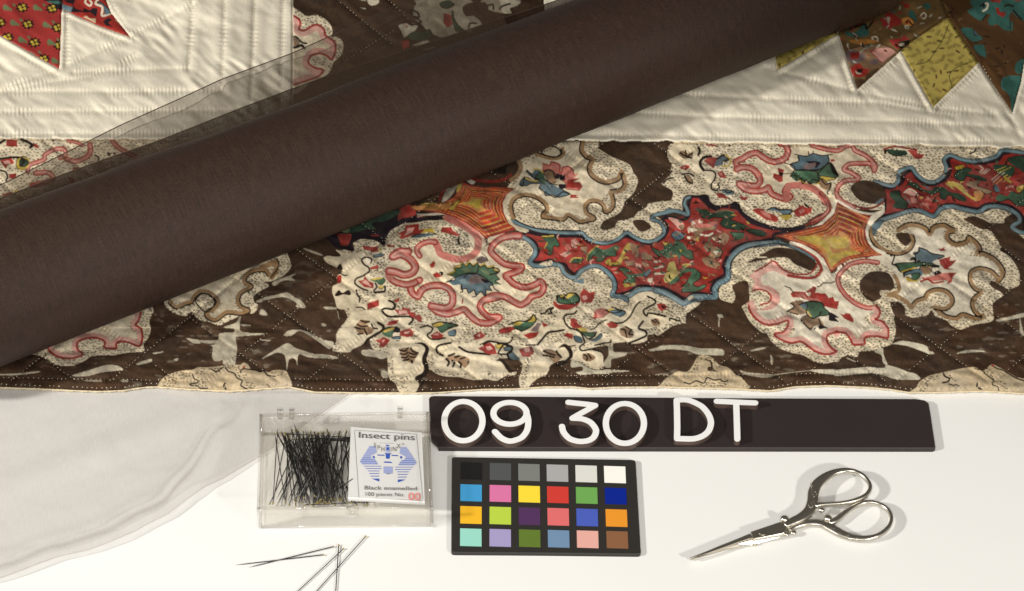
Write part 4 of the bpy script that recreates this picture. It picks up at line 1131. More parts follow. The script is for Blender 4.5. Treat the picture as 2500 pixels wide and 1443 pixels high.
def clipseg(x0,y0,x1,y1,n=40):
    return [(x0+(x1-x0)*i/n, y0+(y1-y0)*i/n) for i in range(n+1)]
CL=[]
for k in range(-8,7):
    x=1803+247*k; CL.append(clipseg(x-(850-345)*1.40,345,x+(932-850)*1.40,932))
for k in range(-8,8):
    x=1807+240*k; CL.append(clipseg(x+(850-345)*1.25,345,x-(932-850)*1.25,932))
for x0,x1 in ((640,1330),):
    CL.append(clipseg(800,-20,960,110)); CL.append(clipseg(930,-20,1010,60)); CL.append(clipseg(960,75,840,150))
SL=[[(-60,921),(500,930)],[(720,925),(1100,930)],[(1180,918),(1620,917),(2160,910)]]
def lattice(xs0,xs1,step,pad,padstep):
    return np.concatenate([np.arange(xs0-pad,xs0,padstep),np.arange(xs0,xs1,step),np.arange(xs1,xs1+pad+1,padstep)])
STEP=1.7
GX=lattice(-12,2512,STEP,300,14); GY=np.concatenate([np.arange(-320,-12,14),np.arange(-12,961,STEP)])
PX,PYY=np.meshgrid(GX,GY); 
PYY=np.where(PYY>880,880+(PYY-880)*(bot(PX)-880)/(GY[-1]-880),PYY)
def edge_dist(PX,PY,line,rad):
    """distance to a polyline and arc position along it"""
    D=np.full(PX.shape,1e3); A=np.zeros(PX.shape); acc=0
    for (ax,ay),(bx,by) in zip(line[:-1],line[1:]):
        L=math.hypot(bx-ax,by-ay)
        if L<1e-6: continue
        i=np.nonzero((GY>min(ay,by)-rad-20)&(GY<max(ay,by)+rad+20))[0]; j=np.nonzero((GX>min(ax,bx)-rad)&(GX<max(ax,bx)+rad))[0]
        if len(i) and len(j):
            sl=np.s_[i[0]:i[-1]+1,j[0]:j[-1]+1]; X=PX[sl]-ax; Y=PY[sl]-ay
            t=np.clip((X*(bx-ax)+Y*(by-ay))/L**2,0,1); d=np.hypot(X-t*(bx-ax),Y-t*(by-ay))
            m=d<D[sl]; D[sl]=np.where(m,d,D[sl]); A[sl]=np.where(m,acc+t*L,A[sl])
        acc+=L
    return D,A
seam=np.interp(PX,SEAM[:,0],SEAM[:,1])+1.2*vnoise(PX/22,PX*0,41)
LB=(PYY<seam)&(PX<714); RB=(PYY<seam)&(PX>1328+.12*(PYY-13)); SB=(PYY<seam)&~LB&~RB
CH=PYY>=seam
H=.0032+.0006*vnoise(PX/110,PYY/80,1)+.00025*vnoise(PX/46,PYY/34,2)
c,s_=math.cos(.72),math.sin(.72)                         # wrinkles of the plain cotton run down to the right
wr=vnoise((PX*c+PYY*s_)/80,(-PX*s_+PYY*c)/24+.22*vnoise(PX/120,PYY/90,13),3)+.6*vnoise((PX*c+PYY*s_)/45,(-PX*s_+PYY*c)/12+.25*vnoise(PX/80,PYY/60,14),4)
wr2=vnoise((PX*.96+PYY*.28)/80,(-PX*.28+PYY*.96)/13,5)
H+=np.where(LB|RB,.00036*wr*(.6+.5*vnoise(PX/130,PYY/90,12))+.00010*wr2,.00020*wr+.00026*wr2)
H+=np.where(CH&(PYY>800),.00024*vnoise(PX/90,PYY/11,6),0)
for ln in QL:
    D,A=edge_dist(PX,PYY,ln,40)
    H+=-.00048*np.exp(-(D/6.5)**2)+.00018*np.exp(-((D-18)/10)**2)
    H+=.00011*np.clip(.4+.75*vnoise(A/38,A*0+3.3,9),0,1.4)*np.sin(A/9.6*6.283+5*vnoise(A/70,A*0,8))*np.exp(-((D-5)/6.5)**2)*.8
for ln in CL+SL:
    D,A=edge_dist(PX,PYY,ln,26); inside=(CH|SB)
    H+=np.where(inside,-.0005*np.exp(-(D/5)**2)+.00015*np.exp(-((D-14)/8)**2),0)
    H+=np.where(inside,.00012*np.sin(A/9.0*6.283)*np.exp(-(D/8)**2),0)
H-=.0009*np.exp(-((PYY-seam-1)/2.6)**2)
H+=np.where(LB|RB,.0005*np.clip(1-(seam-PYY)/22,0,1),0)
H-=.0007*np.exp(-((PX-714)/2.4)**2)*(PYY<seam)
H-=.0006*np.exp(-((PX-1328-.12*(PYY-13))/2.4)**2)*(PYY<seam)
PID=np.zeros(PX.shape,int)
for i,(nm,pts,b) in enumerate(PIECE_POLYS):
    P=np.array(pts,float); ins=np.zeros(PX.shape,bool)
    for (ax,ay),(bx,by) in zip(P,np.roll(P,-1,0)):
        if ay!=by:
            hit=((PYY>=ay)!=(PYY>=by)); ins^=hit&(PX<ax+(PYY-ay)*(bx-ax)/(by-ay))
    PID[ins]=i+1
    D,A=edge_dist(PX,PYY,pts+[pts[0]],16)
    H+=-.0006*np.exp(-(D/2.4)**2)+np.where(ins,-.0001,.0003)*np.exp(-((D-7)/5)**2)
fall=np.clip((bot(PX)-PYY)/26,0,1); H=np.where(PYY>860,.0009+(H-.0009)*np.sqrt(fall*(2-fall)+.0001),H)
H=np.maximum(H,.0006)
def hq(px,py):
    j=np.clip(np.searchsorted(GX,px),0,len(GX)-1); i=np.clip(np.searchsorted(GY,py),0,len(GY)-1)
    return float(H[i,j])
PT=at(PX,PYY,H)
pr_im,pr_pc,pr_pid,PC=paint()
ix=np.clip(PX.astype(int),0,PW-1); iy=np.clip((PYY-PY0).astype(int),0,PH-1)
def bil(img):
    fx=np.clip(PX-.5,0,PW-1.01); fy=np.clip(PYY-PY0-.5,0,PH-1.01); i=fy.astype(int); j=fx.astype(int); a=(fx-j)[...,None]; b=(fy-i)[...,None]
    return (img[i,j]*(1-a)+img[i,j+1]*a)*(1-b)+(img[i+1,j]*(1-a)+img[i+1,j+1]*a)*b
COLP=bil(pr_im); fd=np.clip(.16+.10*vnoise(PX/60,PYY/45,71)+.08*vnoise(PX/7,PYY/6,72),0,.5)[...,None]; COLP=COLP*(1-fd)+fd*(COLP.mean(-1,keepdims=True)*np.array([1.12,1.0,.84]))
COLP*=(1+.07*vnoise(PX/5,PYY/4,73)+.05*vnoise(PX/16,PYY/12,74))[...,None]; COLC=bil(pr_pc)
white=np.array(hexlin('e3dac5'))[None,None]*(1+.03*vnoise(PX/60,PYY/50,21)+.02*vnoise(PX/14,PYY/12,22))[...,None]
part=np.where(CH,0,np.where(LB,1,np.where(SB,2,3)))
part=np.where(PID>0,3+PID,part)
WR=(PYY<seam)&(PX>2468)&((PX-2468)>(abs(PYY-275)*.14))
part=np.where(WR&(part==3),10,part)
def fabric(name, rough=.85):
    m=bpy.data.materials.new(name); m.use_nodes=True; nt=m.node_tree; p=nt.nodes['Principled BSDF']
    a=nt.nodes.new('ShaderNodeAttribute'); a.attribute_name='print'
    tc=nt.nodes.new('ShaderNodeTexCoord')
    n=nt.nodes.new('ShaderNodeTexNoise'); n.inputs['Scale'].default_value=1500; n.inputs['Detail'].default_value=2; nt.links.new(tc.outputs['Object'],n.inputs['Vector'])
    mp=nt.nodes.new('ShaderNodeMapRange'); mp.inputs['To Min'].default_value=.80; mp.inputs['To Max'].default_value=1.16; nt.links.new(n.outputs['Fac'],mp.inputs['Value'])
    mx=nt.nodes.new('ShaderNodeMix'); mx.data_type='RGBA'; mx.blend_type='MULTIPLY'; mx.inputs['Factor'].default_value=1
    nt.links.new(a.outputs['Color'],mx.inputs['A']); nt.links.new(mp.outputs[0],mx.inputs['B']); nt.links.new(mx.outputs['Result'],p.inputs['Base Color'])
    b=nt.nodes.new('ShaderNodeBump'); b.inputs['Strength'].default_value=.25; b.inputs['Distance'].default_value=.0002
    nt.links.new(n.outputs['Fac'],b.inputs['Height']); nt.links.new(b.outputs[0],p.inputs['Normal'])
    p.inputs['Roughness'].default_value=rough; p.inputs['Specular IOR Level'].default_value=.1
    return m
M_cot=fabric('printed_cotton')
quilt=empty('patchwork_quilt',(0,.1,0))
tag(quilt,'old patchwork quilt with printed brown border and plain white blocks','quilt')
NAMES=['printed_border','plain_block','printed_sashing','plain_block']+[p[0] for p in PIECE_POLYS]+['plain_block']
PLAB={1:'white quilted block with nested stitching lines, left of the roll',3:'white quilted block right of the roll',10:'sliver of white block at the right edge',0:'brown border printed with scrolls and flowers',2:'brown printed strip showing behind the roll'}
ny,nx=PX.shape; idx=np.arange(ny*nx).reshape(ny,nx)
fc=np.stack([idx[:-1,:-1],idx[1:,:-1],idx[1:,1:],idx[:-1,1:]],-1).reshape(-1,4)
fpart=part[:-1,:-1].reshape(-1); V3=PT.reshape(-1,3)
for k,nm in enumerate(NAMES):
    F=fc[fpart==k]
    if len(F)==0: continue
    u,inv=np.unique(F,return_inverse=True); F2=inv.reshape(F.shape)
    colr=(COLP if k in (0,2) else np.broadcast_to(white,COLP.shape) if k in (1,3,10) else COLC).reshape(-1,3)[u].copy()
    if k>=4 and k!=10:
        off=PID.reshape(-1)[u]!=k-3
        colr[off]=hexlin(COL[PIECE_POLYS[k-4][2]])
    me=bpy.data.meshes.new(nm); me.vertices.add(len(u)); me.vertices.foreach_set('co',V3[u].astype(np.float32).ravel())
    me.loops.add(F2.size); me.loops.foreach_set('vertex_index',F2.astype(np.int32).ravel())
    me.polygons.add(len(F2)); me.polygons.foreach_set('loop_start',np.arange(0,F2.size,4,dtype=np.int32)); me.polygons.foreach_set('loop_total',np.full(len(F2),4,np.int32))
    me.polygons.foreach_set('use_smooth',np.ones(len(F2),bool)); me.update(calc_edges=True)
    at_=me.color_attributes.new('print','FLOAT_COLOR','POINT')
    at_.data.foreach_set('color',np.concatenate([np.clip(colr*(1.0 if k in (1,3,10) else .80),0,1),np.ones((len(u),1))],1).astype(np.float32).ravel())
    me.materials.append(M_cot); o=bpy.data.objects.new(nm,me); link(o); o.parent=quilt; o.matrix_parent_inverse=Matrix.Translation((0,-.1,0))
    if k in PLAB: o['label']=PLAB[k]
# running stitches and edge whipping
M_thr=mat('cream_thread',hexlin('d9cfb6'),.8)
st=MB()
def stitch(x,y,dx,dy,L,r,lift=.00015):
    p=at(x,y,hq(x,y)+lift); q=at(x+dx*L,y+dy*L,hq(x+dx*L,y+dy*L)+lift); m=(p+q)/2; d=(q-p)/2
    n=np.cross(d,[0,0,1]); n=n/(np.linalg.norm(n)+1e-12)*r; up=np.array([0,0,r])
    st.add([m-d,m+n,m+d,m-n,m+up],[(0,1,4),(1,2,4),(2,3,4),(3,0,4)])
rs=random.Random(11)
def stitch_line(line, gap, L, r, test):
    P=np.array(line,float); d=np.r_[0,np.cumsum(np.hypot(*np.diff(P,axis=0).T))]
    a=0
    while a<d[-1]-L:
        x=np.interp(a,d,P[:,0]); y=np.interp(a,d,P[:,1]); x2=np.interp(a+1,d,P[:,0]); y2=np.interp(a+1,d,P[:,1])
        x+=rs.uniform(-.8,.8); y+=rs.uniform(-.8,.8)
        if -20<x<2520 and test(x,y) and rs.random()<.86: stitch(x,y,x2-np.interp(a,d,P[:,0]),y2-np.interp(a,d,P[:,1]),L*rs.uniform(.7,1.2),r*rs.uniform(.8,1.15))
        a+=gap*rs.uniform(.85,1.15)
dark=lambda x,y: 0<=x<PW and -15<y<945 and pr_im[int(y-PY0),int(x),0]<.12
for ln in CL: stitch_line(ln,9.5,2.6,.00018,dark)
for ln in SL: stitch_line(ln,11,3.0,.00018,dark)
stitch_line([(x,bot(x)-8) for x in range(-20,2520,6)],11.5,3.2,.00026,lambda x,y:True)
tag(st.build('quilting_stitches',M_thr,quilt),kind='stuff')
st2=MB(); st,st_old=st2,st
for ln in QL: stitch_line(ln,9.2,4.2,.00020,lambda x,y:y<np.interp(x,SEAM[:,0],SEAM[:,1]) and (x<712 or x>1380))
tag(st2.build('plain_block_stitches',M_thr,quilt),kind='stuff')
bd=MB(); xs=np.arange(-300,2801,5.0)
bd.tube([at(x,bot(x)+.4+.7*math.sin(x/5.7*1.1),.0009) for x in xs],[.00048+.00012*math.sin(x/11.5*6.283) for x in xs],7)
bd.build('edge_binding',mat('faded_binding',hexlin('cfbf9f'),.85,noise=.15,nscale=900),quilt,True)
# ------------------------------------------------------------------ roll of dark sheer fabric
LOW=np.array([(0,901),(120,845),(399,738),(696,611),(918,529),(1118,440),(1379,342),(1641,238),(1888,143),(2044,81)],float)
UPP=np.array([(0,511),(118,473),(239,423),(482,336),(710,248),(1012,142),(1150,103),(1389,0)],float)
ZQ=.0036
def roll_sil(par):
    yA,yB,rA,rB=par
    A=np.array([-.25,yA]); B=np.array([.25,yB]); ax=(B-A)/np.linalg.norm(B-A); nrm=np.array([-ax[1],ax[0]])
    t=np.linspace(-.4,1.6,160); ph=np.linspace(0,2*np.pi,181)
    T,Ph=np.meshgrid(t,ph,indexing='ij'); r=rA+(rB-rA)*T
    X=A[0]+(B-A)[0]*T+nrm[0]*r*np.cos(Ph); Y=A[1]+(B-A)[1]*T+nrm[1]*r*np.cos(Ph); Z=ZQ+r+r*np.sin(Ph)
    q=proj(np.stack([X,Y,Z],-1))
    e=np.array([2140.,-866.]); e/=np.hypot(*e); nn=np.array([-e[1],e[0]])
    u=q@e; v=q@nn; i=np.arange(len(t))
    lo,up=v.argmax(1),v.argmin(1)
    f=lambda pts,k: pts@nn-np.interp(pts@e,u[i,k],v[i,k])
    return np.r_[f(LOW,lo),f(UPP,up)]
par=np.array([.0,.25,.028,.028]); 
for it in range(12):
    r0=roll_sil(par); J=np.stack([(roll_sil(par+d)-r0)/1e-4 for d in np.eye(4)*1e-4],1)
    par=par-np.linalg.lstsq(J,r0,rcond=None)[0]*.9
print('ROLL',par,np.round(roll_sil(par),1))
yA,yB,rA,rB=par
RA=np.array([-.25,yA]); RB_=np.array([.25,yB]); RAX=(RB_-RA)/np.linalg.norm(RB_-RA); RN=np.array([-RAX[1],RAX[0]]); RLEN=np.linalg.norm(RB_-RA)
def rollp(t,ph,k=1.0,lift=0):
    r=rA+(rB-rA)*t; R=r*k+lift
    return np.stack([RA[0]+(RB_-RA)[0]*t+RN[0]*R*np.cos(ph), RA[1]+(RB_-RA)[1]*t+RN[1]*R*np.cos(ph), ZQ+r+R*np.sin(ph)],-1)
def tend(px):   # where the lower outline of the roll reaches photo column px
    t=np.linspace(-.6,1.8,2000); q=proj(rollp(t,np.full_like(t,np.radians(180+25)))); return float(np.interp(px,q[:,0],t))
T0,T1=tend(-140),tend(2131)
def cloth(name, col, thread, fac, scale=(300,2900,900)):
    """tightly rolled silk: fine threads across the roll"""
    m=bpy.data.materials.new(name); m.use_nodes=True; nt=m.node_tree; p=nt.nodes['Principled BSDF']
    tc=nt.nodes.new('ShaderNodeTexCoord'); mp=nt.nodes.new('ShaderNodeMapping'); mp.inputs['Scale'].default_value=scale
    nt.links.new(tc.outputs['UV'],mp.inputs['Vector'])
    n=nt.nodes.new('ShaderNodeTexNoise'); n.inputs['Scale'].default_value=1; n.inputs['Detail'].default_value=4; nt.links.new(mp.outputs[0],n.inputs['Vector'])
    mp2=nt.nodes.new('ShaderNodeMapping'); mp2.inputs['Scale'].default_value=(2300,120,1); nt.links.new(tc.outputs['UV'],mp2.inputs['Vector'])
    n2=nt.nodes.new('ShaderNodeTexNoise'); n2.inputs['Scale'].default_value=1; n2.inputs['Detail'].default_value=3; nt.links.new(mp2.outputs[0],n2.inputs['Vector'])
    ad=nt.nodes.new('ShaderNodeMath'); ad.operation='ADD'; nt.links.new(n.outputs['Fac'],ad.inputs[0]); nt.links.new(n2.outputs['Fac'],ad.inputs[1])
    r=nt.nodes.new('ShaderNodeValToRGB'); r.color_ramp.elements[0].position=.36; r.color_ramp.elements[1].position=.66
    hf=nt.nodes.new('ShaderNodeMath'); hf.operation='MULTIPLY'; hf.inputs[1].default_value=.5; nt.links.new(ad.outputs[0],hf.inputs[0]); nt.links.new(hf.outputs[0],r.inputs['Fac'])
    r.color_ramp.elements[0].color=(*[x*.74 for x in col],1); r.color_ramp.elements[1].color=(*thread,1)
    nt.links.new(r.outputs['Color'],p.inputs['Base Color'])
    b=nt.nodes.new('ShaderNodeBump'); b.inputs['Strength'].default_value=fac; b.inputs['Distance'].default_value=.0002; nt.links.new(hf.outputs[0],b.inputs['Height']); nt.links.new(b.outputs[0],p.inputs['Normal'])
    p.inputs['Roughness'].default_value=.66; p.inputs['Specular IOR Level'].default_value=.28
    return m
def sheer(name, col, fac, wscale=1500):
    m=bpy.data.materials.new(name); m.use_nodes=True; nt=m.node_tree
    for n in list(nt.nodes): nt.nodes.remove(n)
    out=nt.nodes.new('ShaderNodeOutputMaterial'); mx=nt.nodes.new('ShaderNodeMixShader'); tr=nt.nodes.new('ShaderNodeBsdfTransparent')
    df=nt.nodes.new('ShaderNodeBsdfDiffuse'); df.inputs['Color'].default_value=(*col,1); tl=nt.nodes.new('ShaderNodeBsdfTranslucent'); tl.inputs['Color'].default_value=(*col,1)
    m2=nt.nodes.new('ShaderNodeMixShader'); m2.inputs[0].default_value=.35; nt.links.new(df.outputs[0],m2.inputs[1]); nt.links.new(tl.outputs[0],m2.inputs[2])
    tc=nt.nodes.new('ShaderNodeTexCoord'); mp=nt.nodes.new('ShaderNodeMapping'); mp.inputs['Scale'].default_value=(wscale,wscale*.12,1); nt.links.new(tc.outputs['Object'],mp.inputs['Vector'])
    n=nt.nodes.new('ShaderNodeTexNoise'); n.inputs['Scale'].default_value=1; n.inputs['Detail'].default_value=3; nt.links.new(mp.outputs[0],n.inputs['Vector'])
    r=nt.nodes.new('ShaderNodeMapRange'); r.inputs['From Min'].default_value=.3; r.inputs['From Max'].default_value=.7; r.inputs['To Min'].default_value=fac*.86; r.inputs['To Max'].default_value=fac*1.14; nt.links.new(n.outputs['Fac'],r.inputs['Value'])
    lw=nt.nodes.new('ShaderNodeLayerWeight'); lw.inputs['Blend'].default_value=.5
    cs=nt.nodes.new('ShaderNodeMath'); cs.operation='SUBTRACT'; cs.inputs[0].default_value=1.04; nt.links.new(lw.outputs['Facing'],cs.inputs[1])
    iv=nt.nodes.new('ShaderNodeMath'); iv.operation='DIVIDE'; iv.inputs[0].default_value=.76; nt.links.new(cs.outputs[0],iv.inputs[1])
    om=nt.nodes.new('ShaderNodeMath'); om.operation='SUBTRACT'; om.inputs[0].default_value=1; nt.links.new(r.outputs[0],om.inputs[1])
    pw=nt.nodes.new('ShaderNodeMath'); pw.operation='POWER'; nt.links.new(om.outputs[0],pw.inputs[0]); nt.links.new(iv.outputs[0],pw.inputs[1])
    o2=nt.nodes.new('ShaderNodeMath'); o2.operation='SUBTRACT'; o2.inputs[0].default_value=1; nt.links.new(pw.outputs[0],o2.inputs[1])
    nt.links.new(o2.outputs[0],mx.inputs[0]); nt.links.new(tr.outputs[0],mx.inputs[1]); nt.links.new(m2.outputs[0],mx.inputs[2]); nt.links.new(mx.outputs[0],out.inputs[0])
    return m
def surf(name, G, mt, parent, uv=None):
    a,b=G.shape[:2]; F=[(i*b+j,(i+1)*b+j,(i+1)*b+j+1,i*b+j+1) for i in range(a-1) for j in range(b-1)]
    o=mesh_obj(name,G.reshape(-1,3),F,mt,parent,True)
    if uv is not None:
        l=o.data.uv_layers.new(name='UVMap'); vi=np.empty(len(o.data.loops),np.int32); o.data.loops.foreach_get('vertex_index',vi)
        l.data.foreach_set('uv',uv.reshape(-1,2)[vi].astype(np.float32).ravel())
    return o
roll=empty('fabric_roll',tuple(rollp(np.array(.5),np.array(-math.pi/2))))
tag(roll,'thick roll of dark brown silk lying diagonally across the quilt','fabric roll')
tt=np.linspace(T0,T1,120); pp=np.linspace(0,2*np.pi,97); TT,PP=np.meshgrid(tt,pp,indexing='ij')
lift=.00030*vnoise(TT*9,PP*1.5,31)+.00010*vnoise(TT*40,PP*6,32)+.00013*vnoise(TT*2.2,PP*6.5,34)+.00005*vnoise(TT*4,PP*15,35); lift[:,-1]=lift[:,0]
G=rollp(TT,PP,1,lift); M_roll=cloth('rolled_brown_silk',srgb(47,33,26),srgb(64,46,37),.3)
surf('rolled_body',G,M_roll,roll,np.stack([TT*RLEN,PP*rA],-1))
n=len(pp)-1
for i in (0,-1):
    cp=MB(); cc=G[i,:-1].mean(0); cp.add([cc]+list(G[i,:-1]),[(0,1+k,1+(k+1)%n) for k in range(n)]); cp.build('roll_end',M_roll,roll)
M_sh=sheer('sheer_brown_silk',srgb(98,82,68),.27)
M_sh2=sheer('sheer_brown_silk_wrap',srgb(92,74,62),.5)
t2=np.linspace(T1-.03,tend(2196),10); T2,P2=np.meshgrid(t2,pp,indexing='ij')
surf('loose_end',rollp(T2,P2,1.004,.0003*vnoise(T2*30,P2,33)),M_sh2,roll)
M_sh3=sheer('sheer_brown_silk_double',srgb(70,54,44),.5)
M_hem=mat('brown_hem',srgb(74,58,46),.8)
def flap(name, outer, z_out, inner_push, zi, mt, nu=90, nv=14):
    O=np.array(outer,float); d=np.r_[0,np.cumsum(np.hypot(*np.diff(O,axis=0).T))]; u=np.linspace(0,d[-1],nu)
    ox=np.interp(u,d,O[:,0]); oy=np.interp(u,d,O[:,1]); G=np.zeros((nu,nv,3))
    tq=np.linspace(-1.0,2.0,900); q=proj(rollp(tq,np.full_like(tq,np.radians(41)))) # upper outline of the roll
    e=np.array([.927,-.375]); ip=q@e
    for i in range(nu):
        k=np.interp(np.array([ox[i],oy[i]])@e,ip,tq); ipt=rollp(np.array(k),np.radians(18.))          # back shoulder of the roll
        opt=at(ox[i],oy[i],z_out+.0012*math.sin(i*.21))
        for j in range(nv):
            v=j/(nv-1); pnt=opt*(1-v)+ipt*v; pnt[2]-=math.sin(math.pi*v)*.006*zi; G[i,j]=pnt
    o=surf(name,G,mt,roll); hm_=MB(); hm_.tube(G[:,0],.00022,6); hm_.build('flap_hem',M_hem,roll,True); return o
flap('loose_flap',[(-200,535),(0,452),(130,388),(265,320),(300,303),(430,245),(540,194),(713,130),(811,86),(900,45),(1000,-5),(1200,-90)],.0085,0,.6,M_sh)
flap('loose_flap',[(-200,556),(0,485),(132,434),(258,388),(384,345),(583,266),(713,217),(809,182),(1006,118),(1177,61),(1340,8),(1500,-50)],.021,0,.2,M_sh3)
# ------------------------------------------------------------------ sheer grey-brown cloth on the table, lower left
OE=np.array([(-260,1500),(0,1409),(65,1387),(145,1360),(217,1340),(326,1300),(410,1253),(453,1219),(497,1190),(544,1170),(640,1108),(719,1058),(758,1027),(800,997),(848,963),(880,942)],float)
d=np.r_[0,np.cumsum(np.hypot(*np.diff(OE,axis=0).T))]; nu,nv=150,60; u=np.linspace(0,d[-1],nu)
ox=np.interp(u,d,OE[:,0]); oy=np.interp(u,d,OE[:,1])+2*np.sin(u/37)
vv=np.linspace(0,1,nv)**.8; bx=np.linspace(-300,880,nu)
X=bx[:,None]*(1-vv)+ox[:,None]*vv; Y=915*(1-vv)+oy[:,None]*vv
dist=(1-vv)[None,:]*np.hypot(ox-bx,oy-915)[:,None]
Zc=.00045+.0002*np.abs(vnoise(X/60,Y/40,51))
lim=np.clip((700-X)/260,.12,1)*np.clip((X+260)/300,.35,1)
dy=np.hypot(OE[1:-1,0][:,None]*0,0) if False else 0
gap=np.interp(ox,[0,217,326,410,457,507,547,640,850],[26,28,34,34,52,82,112,150,150])      # width of the lifted, rolled margin
d1=dist-gap[:,None]*(1+.08*np.sin(u/19))[:,None]
up=1/(1+np.exp(np.clip(d1/3.2,-30,30)))
Zc=Zc+lim*up*(.0042-.0016*np.clip(1-dist/gap[:,None],0,1)**2)+.0010*lim*np.exp(-((d1-22)/16)**2)+.00035*vnoise(X/150+Y/60,Y/220,52)*np.clip(d1/60,0,1)
Zc=np.maximum(Zc,.0003)
Zc=np.where(np.broadcast_to(Y,Zc.shape)<958,.0004,Zc)
sh_G=at(X,Y,Zc); sh=surf('sheer_cloth',sh_G,sheer('sheer_grey_silk',srgb(148,137,127),.24,2200),None)
hm2=MB(); hm2.tube(sh_G[:,-1],.00010,5); hm2.build('cloth_hem',mat('grey_hem',srgb(186,172,162),.8),sh,True)
tag(sh,'sheer pale grey cloth spread flat on the table below the quilt','sheer cloth')
# ------------------------------------------------------------------ black letter board and its letters
M_blk=mat('black_board',srgb(48,40,39),.5,spec=.35,noise=.1,nscale=60,bump=.05)
lb=MB(); TB=.0022
outl=[(1047,972),(1052,966.5),(1060,965.5),(1400,968),(1800,971),(2235,973),(2256,976),(2267,983),(2272,1010),(2284,1091),(2278,1094),(1700,1093.5),(1300,1093),(1071,1092),(1068,1084),(1053,1070),(1049,1040)]
lb.prism([at(x,y,TB) for x,y in outl][::-1],TB,.0003)
board=lb.build('letter_board',M_blk); tag(board,'long black letter board strip below the quilt edge, right half empty','letter board')
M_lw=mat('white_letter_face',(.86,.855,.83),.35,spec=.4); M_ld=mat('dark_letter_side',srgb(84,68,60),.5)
def ribbon(m, path, w, z1, z0, closed, rnd=True):
    P=np.array([at(x,y,z1)[:2] for x,y in path]); n=len(P)
    if closed: t=np.roll(P,-1,0)-np.roll(P,1,0)
    else: t=np.gradient(P,axis=0)
    t/=np.linalg.norm(t,axis=1)[:,None]; nr=np.stack([-t[:,1],t[:,0]],1)*w/2
    L,R=P+nr,P-nr
    if closed:
        v=[(*p,z1) for p in L]+[(*p,z1) for p in R]+[(*p,z0) for p in L]+[(*p,z0) for p in R]
        f=[]
        for i in range(n):
            j=(i+1)%n; f+=[(i,j,n+j,n+i),(2*n+i,3*n+i,3*n+j,2*n+j),(i,2*n+i,2*n+j,j),(n+i,n+j,3*n+j,3*n+i)]
        m.add(v,f)
    else:
        def cap(c,tv,nv):
            a=np.linspace(math.pi/2,-math.pi/2,7)[1:-1]; return [c+nv*math.sin(x)+tv*w/2*math.cos(x) for x in a]
        loop=list(L)+(cap(P[-1],t[-1],nr[-1]) if rnd else [])+list(R[::-1])+([c for c in cap(P[0],-t[0],-nr[0])] if rnd else [])
        k=len(loop)
        v=[(*p,z1) for p in loop]+[(*p,z0) for p in loop]; f=[(i,i+k,(i+1)%k+k,(i+1)%k) for i in range(k)]
        m.add(v,f)
        b=len(m.v)-2*k
        # top filled as strips so that bends stay clean
        N=n
        capE=list(range(N,N+5)) if rnd else []; o2=N+len(capE)
        Ri=[o2+N-1-i for i in range(N)]
        for zoff in (0,k):
            for i in range(N-1): m.f.append(tuple(b+zoff+x for x in (i,i+1,Ri[i+1],Ri[i])))
            if rnd:
                m.f.append(tuple(b+zoff+x for x in [N-1]+capE+[Ri[N-1]]))
                m.f.append(tuple(b+zoff+x for x in [Ri[0]]+list(range(o2+N,o2+N+5))+[0]))
def ell(cx,cy,rx,ry,n=40): return [(cx+rx*math.cos(2*math.pi*i/n),cy-ry*math.sin(2*math.pi*i/n)) for i in range(n)]
C1=lambda L:[(1000+x/3.0057,920+y/3.0057) for x,y in L]
C2_=lambda L:[(1650+x/3.0057,920+y/3.0057) for x,y in L]
smo=lambda L,n=6:[tuple(p) for p in cat(L,False,n)]
LETT=[('0',[(C1(ell(395,323,140,144)),True)],'white figure zero, first character on the black letter board'),
 ('9',[(C1(ell(737,266,122,80)),True),(smo(C1([(857,262),(871,320),(862,390),(820,445),(740,470),(675,448),(626,400)])),False)],'white figure nine beside the first zero on the letter board'),
 ('3',[(C1([(1165,185),(1230,192),(1300,199),(1362,208)]),False),(C1([(1362,208),(1300,243),(1250,270),(1195,302)]),False),(smo(C1([(1195,302),(1270,308),(1330,335),(1368,390),(1352,440),(1310,466),(1245,472),(1175,452),(1130,405),(1118,362)])),False)],'white figure three, third character on the black letter board'),
 ('0',[(C1(ell(1580,340,140,146)),True)],'white figure zero right after the three on the letter board'),
 ('D',[([(1653,1070),(1653.5,1040),(1652.8,1000),(1652,977)],False),(smo(C2_([(6,170),(60,166),(110,175),(190,215),(240,275),(258,335),(242,392),(200,430),(130,452),(12,451)])),False)],'white capital D on the letter board, before the T'),
 ('T',[([(1750,979),(1780,980.3),(1812,981.8),(1844,983)],False),([(1797.5,986),(1798.4,1010),(1799.3,1040),(1800.2,1071)],False)],'white capital T, last character on the black letter board')]
ZL=TB+.0026
for ch,strokes,lab in LETT:
    a=MB(); b=MB()
    for k,(p,cl) in enumerate(strokes):
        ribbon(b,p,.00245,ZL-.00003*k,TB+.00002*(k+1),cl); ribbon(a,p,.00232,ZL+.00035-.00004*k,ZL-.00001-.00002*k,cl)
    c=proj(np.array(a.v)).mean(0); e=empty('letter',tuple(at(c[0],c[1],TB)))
    tag(e,lab,'letter','white characters on the letter board'); a.build('letter_face',M_lw,e); b.build('letter_side',M_ld,e)
